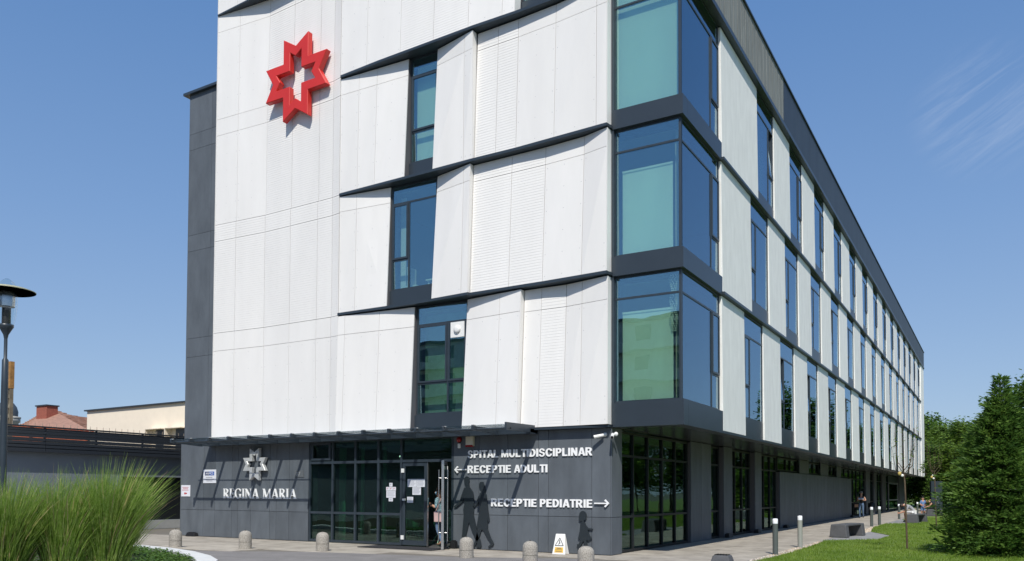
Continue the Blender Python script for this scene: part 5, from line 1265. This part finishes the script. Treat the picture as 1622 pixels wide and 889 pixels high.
# church dome and utility pole
de = empty('church_tower', (-148.3, 61, 0), 0, 'distant pale church tower with a grey dome behind the utility pole', 'church')
MB().lathe([(1.9, 0), (1.9, 13.8), (2.2, 14.0), (2.2, 14.5), (2.0, 14.6)], (0, 0, 0), 16).build('drum', PALE, de)
MB().lathe([(2.25, 14.6), (2.3, 14.9), (1.9, 15.0)], (0, 0, 0), 16).build('cornice', PALE, de)
MB().lathe([(1.8, 15.0), (1.85, 15.8), (1.6, 16.7), (1.1, 17.4), (.5, 17.8), (.15, 18.2), (0, 19)], (0, 0, 0), 20).build('dome', DOME, de)
for k_ in range(10):
    a = k_*.628; o = MB().box(-.3, .3, -.05, .05, 11.6, 13.2).build('window', BLACK, de, (cos(a)*1.92, sin(a)*1.92, 0)); o.rotation_euler = (0, 0, a+pi/2)
pe = empty('utility_pole', (-45.3, 8, 0), 0, 'weathered concrete utility pole with a rusty top behind the lamp post', 'pole')
q = MB(); 
for s in (-.16, .10): q.box(s, s+.07, -.1, .1, 0, 9.4)
for k_ in range(16): q.box(-.09, .10, -.09, .09, k_*.6, k_*.6+.22)
q.build('shaft', mat('old_concrete', (.20, .17, .12), .9, var=.3, scale=2), pe)
MB().box(-.19, .19, -.12, .12, 7.8, 9.45).build('rusty_sleeve', mat('rust_yellow', (.33, .17, .05), .8, var=.3, scale=4), pe)

# ================================================================== BEYOND THE LAWN AND THE FORECOURT (mirrored in the glass)
def block_house(name, x, y, w, d, h, rz, label, mw, floors, bays):
    e = empty(name, (x, y, 0), rz, label, 'building')
    MB().box(-w/2, w/2, -d/2, d/2, 0, h).build('wall', mw, e); MB().box(-w/2-.3, w/2+.3, -d/2-.3, d/2+.3, h, h+.35).build('roof', SLAT, e)
    wm = MB().box(-.75, .75, -.03, .03, 0, 1.6).mesh('window', METAL)
    for f in range(floors):
        for b_ in range(bays): link(wm, 'window', e, (-w/2+(b_+.5)*w/bays, -d/2-.02, 1.1+f*h/floors))
    for f in range(1, floors): MB().box(-w/2+.5, w/2-.5, -d/2-1.3, -d/2-.05, f*h/floors, f*h/floors+1.0).build('balcony', PALE, e)
    return e
block_house('apartment_building', 52, 44, 30, 12, 13, radians(-62), 'cream apartment building with long balconies far beyond the lawn trees', CREAM, 4, 8)
block_house('apartment_building', -42, -64, 64, 12, 19, pi, 'unseen pale apartment building across the forecourt, sized and placed to darken the front glass reflections', PALE, 6, 16)  # out of view; height and position chosen so the lower front panes mirror dark
for i in range(9): tree(-38+i*7.5, -48-3*(i % 2), random.uniform(7, 10), 1.1, i % 5, 'unseen leafy tree added across the forecourt for the front glass to mirror, '+NTH[i]+' from the west end', i*1.7, 'unseen trees added for the front glass to mirror')  # out of view, added to give the front glazing something to reflect

# ================================================================== LOBBY
TUBE = bpy.data.materials.new('lit_tube'); TUBE.use_nodes = True; TUBE.node_tree.nodes['Principled BSDF'].inputs['Emission Color'].default_value = (1, .97, .88, 1); TUBE.node_tree.nodes['Principled BSDF'].inputs['Emission Strength'].default_value = 4.5
for i, (x, y) in enumerate(((-11.6, 4.6), (-10.3, 4.9), (-8.3, 4.3), (-12.2, 7.2), (-9.6, 7.4))):
    e = empty('ceiling_light', (x, y, 2.85), .3, 'lit linear ceiling light in the lobby, '+['left front', 'centre front', 'right front by the door', 'left rear', 'right rear'][i], 'ceiling light', 'linear lights in the lobby')
    MB().box(-.6, .6, -.05, .05, 0, .05).build('tube', TUBE, e); MB().box(-.62, .62, -.06, .06, .051, .07).rod((-.4, 0, .07), (-.4, 0, .26), .006, n=4).rod((.4, 0, .07), (.4, 0, .26), .006, n=4).build('housing', METAL, e)
def chair(x, y, rz, label):
    e = empty('shell_chair', (x, y, 0), rz, label, 'chair', 'mint shell chairs in the lobby')
    q = MB(); n = 14
    prof = [(.05, .44), (.20, .45), (.25, .50), (.27, .60), (.30, .80)]
    for k_ in range(len(prof)-1):
        for i in range(n):
            a0 = pi*(-.15)+pi*1.3*i/n; a1 = pi*(-.15)+pi*1.3*(i+1)/n
            def hz(a, z): return z if z < .5 else .5+(z-.5)*(.45+.55*max(0, sin(a)))
            (r0, z0), (r1, z1) = prof[k_], prof[k_+1]
            q.quad((r0*cos(a0), r0*sin(a0), hz(a0, z0)), (r0*cos(a1), r0*sin(a1), hz(a1, z0)), (r1*cos(a1), r1*sin(a1), hz(a1, z1)), (r1*cos(a0), r1*sin(a0), hz(a0, z1)))
    q.lathe([(.0, .43), (.21, .445)], (0, 0, 0), 14); q.build('shell', GREEN, e)
    for sx in (-1, 1):
        for sy in (-1, 1): MB().rod((sx*.06, sy*.06, .43), (sx*.24, sy*.24, 0), .012, n=6).build('leg', GREEN, e)
chair(-9.15, 1.3, 2.6, 'mint green shell chair behind the glazing left of the door'); chair(-8.45, 1.9, -2.2, 'mint green shell chair behind the entrance door')
e = empty('reception_desk', (-8.1, 3.2, 0), 0, 'white reception desk glimpsed behind the entrance door', 'desk')
MB().box(-.8, .8, -.3, .3, 0, .95).build('front', mat('desk_front', (.45, .62, .5), .5), e); MB().box(-.86, .86, -.36, .36, .95, 1.0).build('top', PLAST, e)
for i, x in enumerate((-11.7, -10.85, -9.95)):
    o = tag(MB().box(-.06, .06, -.02, .02, 0, 3.0).build('drape', mat('pale_green_drape', (.25, .42, .32), .9), None, (x, .9, 0)), 'narrow pale green drape hanging behind the glazing, '+['leftmost', 'middle', 'rightmost'][i]+' of three', 'drape', 'drapes behind the front glazing')
    o.scale = (2.2 if i == 0 else 1, 1, 1)

# ================================================================== PEOPLE
def skin_body(name, joints, edges, rad, mats, regions, parent, sub=2):
    me = bpy.data.meshes.new(name); me.from_pydata(joints, edges, []); o = bpy.data.objects.new(name, me); COL.objects.link(o)
    md = o.modifiers.new('skin', 'SKIN'); md.use_smooth_shade = True
    for i, rr_ in enumerate(rad):
        rx, ry = rr_ if isinstance(rr_, tuple) else (rr_, rr_)
        me.skin_vertices[0].data[i].radius = (rx, ry)
    me.skin_vertices[0].data[0].use_root = True
    o.modifiers.new('sub', 'SUBSURF').levels = sub
    bpy.context.view_layer.update()
    m2_ = bpy.data.meshes.new_from_object(o.evaluated_get(bpy.context.evaluated_depsgraph_get())); bpy.data.objects.remove(o)
    for k_ in mats: m2_.materials.append(k_)
    segs = [(Vector(joints[a]), Vector(joints[b]), regions[i]) for i, (a, b) in enumerate(edges)]
    for p in m2_.polygons:
        c = p.center; best = None; bd = 1e9
        for a, b, rg_ in segs:
            ab = b-a; t = max(0, min(1, (c-a).dot(ab)/max(ab.length_squared, 1e-9))); d = (c-a-ab*t).length
            if d < bd: bd = d; best = rg_
        p.material_index = best; p.use_smooth = True
    return link(m2_, name, parent)
# joint order: pelvis, belly, chest, neck, head, crown, Lsh, Lel, Lwr, Lha, Rsh, Rel, Rwr, Rha, Lhip, Lkn, Lan, Lto, Rhip, Rkn, Ran, Rto
PE = [(0, 1), (1, 2), (2, 3), (3, 4), (4, 5), (2, 6), (6, 7), (7, 8), (8, 9), (2, 10), (10, 11), (11, 12), (12, 13), (0, 14), (14, 15), (15, 16), (16, 17), (0, 18), (18, 19), (19, 20), (20, 21)]
def person(loc, rz, J, label, mats, reg, s=1, fem=False):
    """mats: list; reg: dict of body area -> material index"""
    e = empty('person', loc, rz, label, 'person')
    R_ = [(.135, .10), (.115, .09), (.135, .095), (.05, .05), (.078, .088), (.066, .075), .058, .042, .030, .030, .058, .042, .030, .030, .092, .062, .042, .034, .092, .062, .042, .034]
    rg_ = [reg['top'], reg['top'], reg['skin'], reg['skin'], reg['skin'], reg['top'], reg['sleeve'], reg['arm'], reg['skin'], reg['top'], reg['sleeve'], reg['arm'], reg['skin'], reg['leg'], reg['leg'], reg['shin'], reg['foot'], reg['leg'], reg['leg'], reg['shin'], reg['foot']]
    J = [tuple(c*s for c in p) for p in J]; R2 = [tuple(c*s for c in r) if isinstance(r, tuple) else r*s for r in R_]
    b = skin_body('body', J, PE, R2, mats, rg_, e)
    # fingers
    for hi, wi in ((9, 8), (13, 12)):
        h = Vector(J[hi]); d = (h-Vector(J[wi])).normalized(); u = d.orthogonal().normalized(); q = MB()
        for k_ in range(4):
            o = u*(k_-1.5)*.017*s; a = h+o+d*.02*s; m_ = a+d*(.035+.006*(k_ in (1, 2)))*s; t = m_+(d*.8-u.cross(d)*.5)*.028*s; q.rod(a, m_, .0085*s, .0075*s, 6); q.rod(m_, t, .0075*s, .006*s, 6)
        a = h+u*.03*s; q.rod(a-d*.01*s, a+(d*.5+u*.6)*.05*s, .010*s, .008*s, 6); q.build('fingers', mats[reg['skin']], e)
    return e, [Vector(p) for p in J]
def head_bits(e, J, face, hair, hs=1.0, long=0, mask=None, s=1):
    """face: horizontal unit direction the head looks at"""
    c = J[4].lerp(J[5], .45); up = (J[5]-J[4]).normalized(); f = Vector(face).normalized(); sd = up.cross(f).normalized()
    q = MB(); q.ball((0, 0, 0), .098*s, 14, 0, (1, 1.08, 1.1)); 
    o = q.build('hair', hair, e, tuple(c-f*.022*s+up*.028*s))
    if long: MB().rod(c-f*.07*s+up*.02*s, c-f*.11*s-up*long*s, .065*s, .035*s, 8).build('hair', hair, e)
    q = MB(); q.rod(c+f*.085*s-up*.0*s, c+f*.115*s-up*.03*s, .010*s, .016*s, 6)
    for k_ in (-1, 1): q.ball(tuple(c+sd*k_*.088*s-up*.01*s), .022*s, 6)
    q.build('nose_and_ears', SKIN, e)
    q = MB()
    for k_ in (-1, 1): q.ball(tuple(c+f*.083*s+sd*k_*.033*s+up*.012*s), .010*s, 6)
    q.ball(tuple(c+f*.083*s-up*.05*s), .014*s, 6, 0, (1, 1, .4)); q.build('eyes_and_mouth', HAIRD, e)
    if mask: MB().ball(tuple(c+f*.045*s-up*.045*s), .062*s, 12, 0, (1, 1, .95)).build('face_mask', mask, e)
MT = [SKIN, CPRNT, JEANS, SHOE, CBLK, CGREY, CLGR, CBLUE, MASK]
stand = lambda sp=.0: None
# woman leaning in the doorway (faces -x, arms forward)
J = [(0, 0, .92), (0, 0, 1.08), (-.02, 0, 1.27), (-.02, 0, 1.43), (-.035, 0, 1.52), (-.03, 0, 1.65), (-.02, -.15, 1.34), (-.02, -.20, 1.10), (-.18, -.16, 1.20), (-.27, -.14, 1.24), (-.02, .15, 1.34), (-.06, .19, 1.12), (-.24, .12, 1.16), (-.32, .10, 1.18), (0, -.09, .86), (.0, -.12, .48), (.16, -.16, .14), (.06, -.17, .05), (0, .09, .86), (-.04, .10, .46), (.0, .10, .08), (-.13, .11, .03)]
e, J_ = person((-7.50, .42, .02), .15, J, 'woman in a printed top and jeans with a blue mask leaning in the doorway', MT, dict(top=1, skin=0, sleeve=1, arm=0, leg=2, shin=2, foot=3))
head_bits(e, J_, (-1, 0, -.05), HAIRD, long=.16, mask=MASK)
o = empty('shoulder_bag', (-7.40, .24, .72), .1, 'pink leather bag hanging at the side of the woman in the doorway', 'bag')
bevel(MB().hexa([(-.13, -.05, 0), (.13, -.05, 0), (.13, .05, 0), (-.13, .05, 0), (-.15, -.03, .3), (.15, -.03, .3), (.15, .03, .3), (-.15, .03, .3)]).build('pouch', CPINK, o), .02, 2); MB().rod((-.1, 0, .3), (.02, .1, .68), .012, n=5).build('strap', CPINK, o)
# woman walking on the path towards the camera, reading a paper
J = [(0, 0, .93), (0, 0, 1.08), (0, .01, 1.28), (0, .0, 1.44), (.0, -.02, 1.53), (0, -.0, 1.66), (-.17, 0, 1.36), (-.24, -.02, 1.10), (-.10, -.20, 1.18), (-.03, -.25, 1.22), (.17, 0, 1.36), (.27, -.04, 1.12), (.12, -.22, 1.16), (.05, -.26, 1.20), (-.09, 0, .88), (-.10, -.10, .50), (-.09, -.02, .09), (-.09, -.14, .03), (.09, 0, .88), (.09, .04, .48), (.09, .18, .12), (.09, .08, .04)]
e, J_ = person((-.92, 37.0, .004), 0.0, J, 'woman in a black sleeveless top and jeans walking on the path with papers', MT, dict(top=4, skin=0, sleeve=0, arm=0, leg=2, shin=2, foot=4))
head_bits(e, J_, (.1, -1, -.3), HAIRG)
o = tag(MB().box(-.15, .15, -.10, .10, 0, .012).build('paper_sheets', PAPER, None, (-.90, 36.72, 1.24)), 'white papers held by the woman walking on the path', 'papers'); o.rotation_euler = (.5, 0, 0)
o = empty('handbag', (-1.22, 36.95, .62), .3, 'patterned black handbag hanging from the arm of the walking woman', 'bag')
bevel(MB().box(-.17, .17, -.07, .07, 0, .34).build('pouch', CBLK, o), .03, 2); MB().box(-.10, .12, -.075, -.07, .08, .26).build('pattern', SHOE, o); MB().rod((-.12, 0, .33), (.05, 0, .62), .012, n=5).rod((.12, 0, .33), (.05, 0, .62), .012, n=5).build('strap', CBLK, o)
# man sitting on the second bench, bent forward (faces -x)
J = [(0, 0, .56), (-.12, 0, .70), (-.34, 0, .86), (-.50, 0, .90), (-.58, 0, .88), (-.68, 0, .84), (-.34, -.18, .84), (-.46, -.22, .60), (-.66, -.12, .50), (-.74, -.08, .50), (-.34, .18, .84), (-.46, .22, .60), (-.66, .12, .50), (-.74, .08, .48), (-.04, -.10, .54), (-.46, -.14, .54), (-.44, -.14, .12), (-.56, -.15, .05), (-.04, .10, .54), (-.46, .14, .54), (-.42, .14, .12), (-.54, .15, .05)]
e, J_ = person((2.62, 30.9, -.02), .25, J, 'man in a grey shirt and pale shorts sitting bent forward on the bench', MT, dict(top=5, skin=0, sleeve=5, arm=0, leg=6, shin=0, foot=4), 1.08)
head_bits(e, J_, (-.8, 0, -.6), HAIRD, mask=MASK, s=1.08)
# child in blue and woman in black at the far bench
J = [(0, 0, .60), (0, 0, .72), (0, 0, .86), (0, 0, .98), (0, -.01, 1.05), (0, 0, 1.17), (-.12, 0, .92), (-.17, -.03, .74), (-.10, -.14, .66), (-.06, -.18, .66), (.12, 0, .92), (.17, -.03, .74), (.12, -.14, .66), (.08, -.18, .66), (-.06, 0, .56), (-.07, -.02, .32), (-.07, .0, .07), (-.07, -.08, .03), (.06, 0, .56), (.08, -.04, .32), (.10, 0, .07), (.10, -.08, .03)]
e, J_ = person((1.95, 46.2, .004), .3, J, 'child in a blue dress standing by the far bench', MT, dict(top=7, skin=0, sleeve=7, arm=0, leg=7, shin=0, foot=3), 1.12)
head_bits(e, J_, (.2, -1, 0), HAIRD, long=.1, s=.95)
J = [(0, 0, .56), (-.10, 0, .72), (-.24, 0, .90), (-.36, 0, .99), (-.44, 0, 1.02), (-.53, 0, 1.0), (-.24, -.17, .88), (-.38, -.20, .68), (-.56, -.12, .60), (-.64, -.08, .60), (-.24, .17, .88), (-.38, .20, .68), (-.56, .12, .60), (-.64, .08, .60), (-.04, -.10, .54), (-.46, -.14, .54), (-.56, -.14, .12), (-.68, -.15, .05), (-.04, .10, .54), (-.46, .14, .54), (-.46, .14, .12), (-.58, .15, .05)]
e, J_ = person((2.75, 46.1, -.02), .2, J, 'fair haired woman in black leaning forward on the far bench', MT, dict(top=4, skin=0, sleeve=0, arm=0, leg=4, shin=4, foot=4), 1.05)
head_bits(e, J_, (-.8, 0, -.5), HAIRB, long=.12, s=1.05)
o = tag(MB().ball((0, 0, .06), .07, 8).box(.1, .2, -.05, .05, 0, .2).build('picnic_items', PLAST, None, (2.55, 30.2, .48)), 'small white bottle and wrapper lying on the bench by the man', 'items')
# things scattered: drain cover
o = empty('drain_cover', (-.2, 25.5, .003), 0, 'flat square drain cover in the side path', 'drain cover')
MB().box(-.3, .3, -.3, .3, 0, .006).build('plate', BENCH, o)
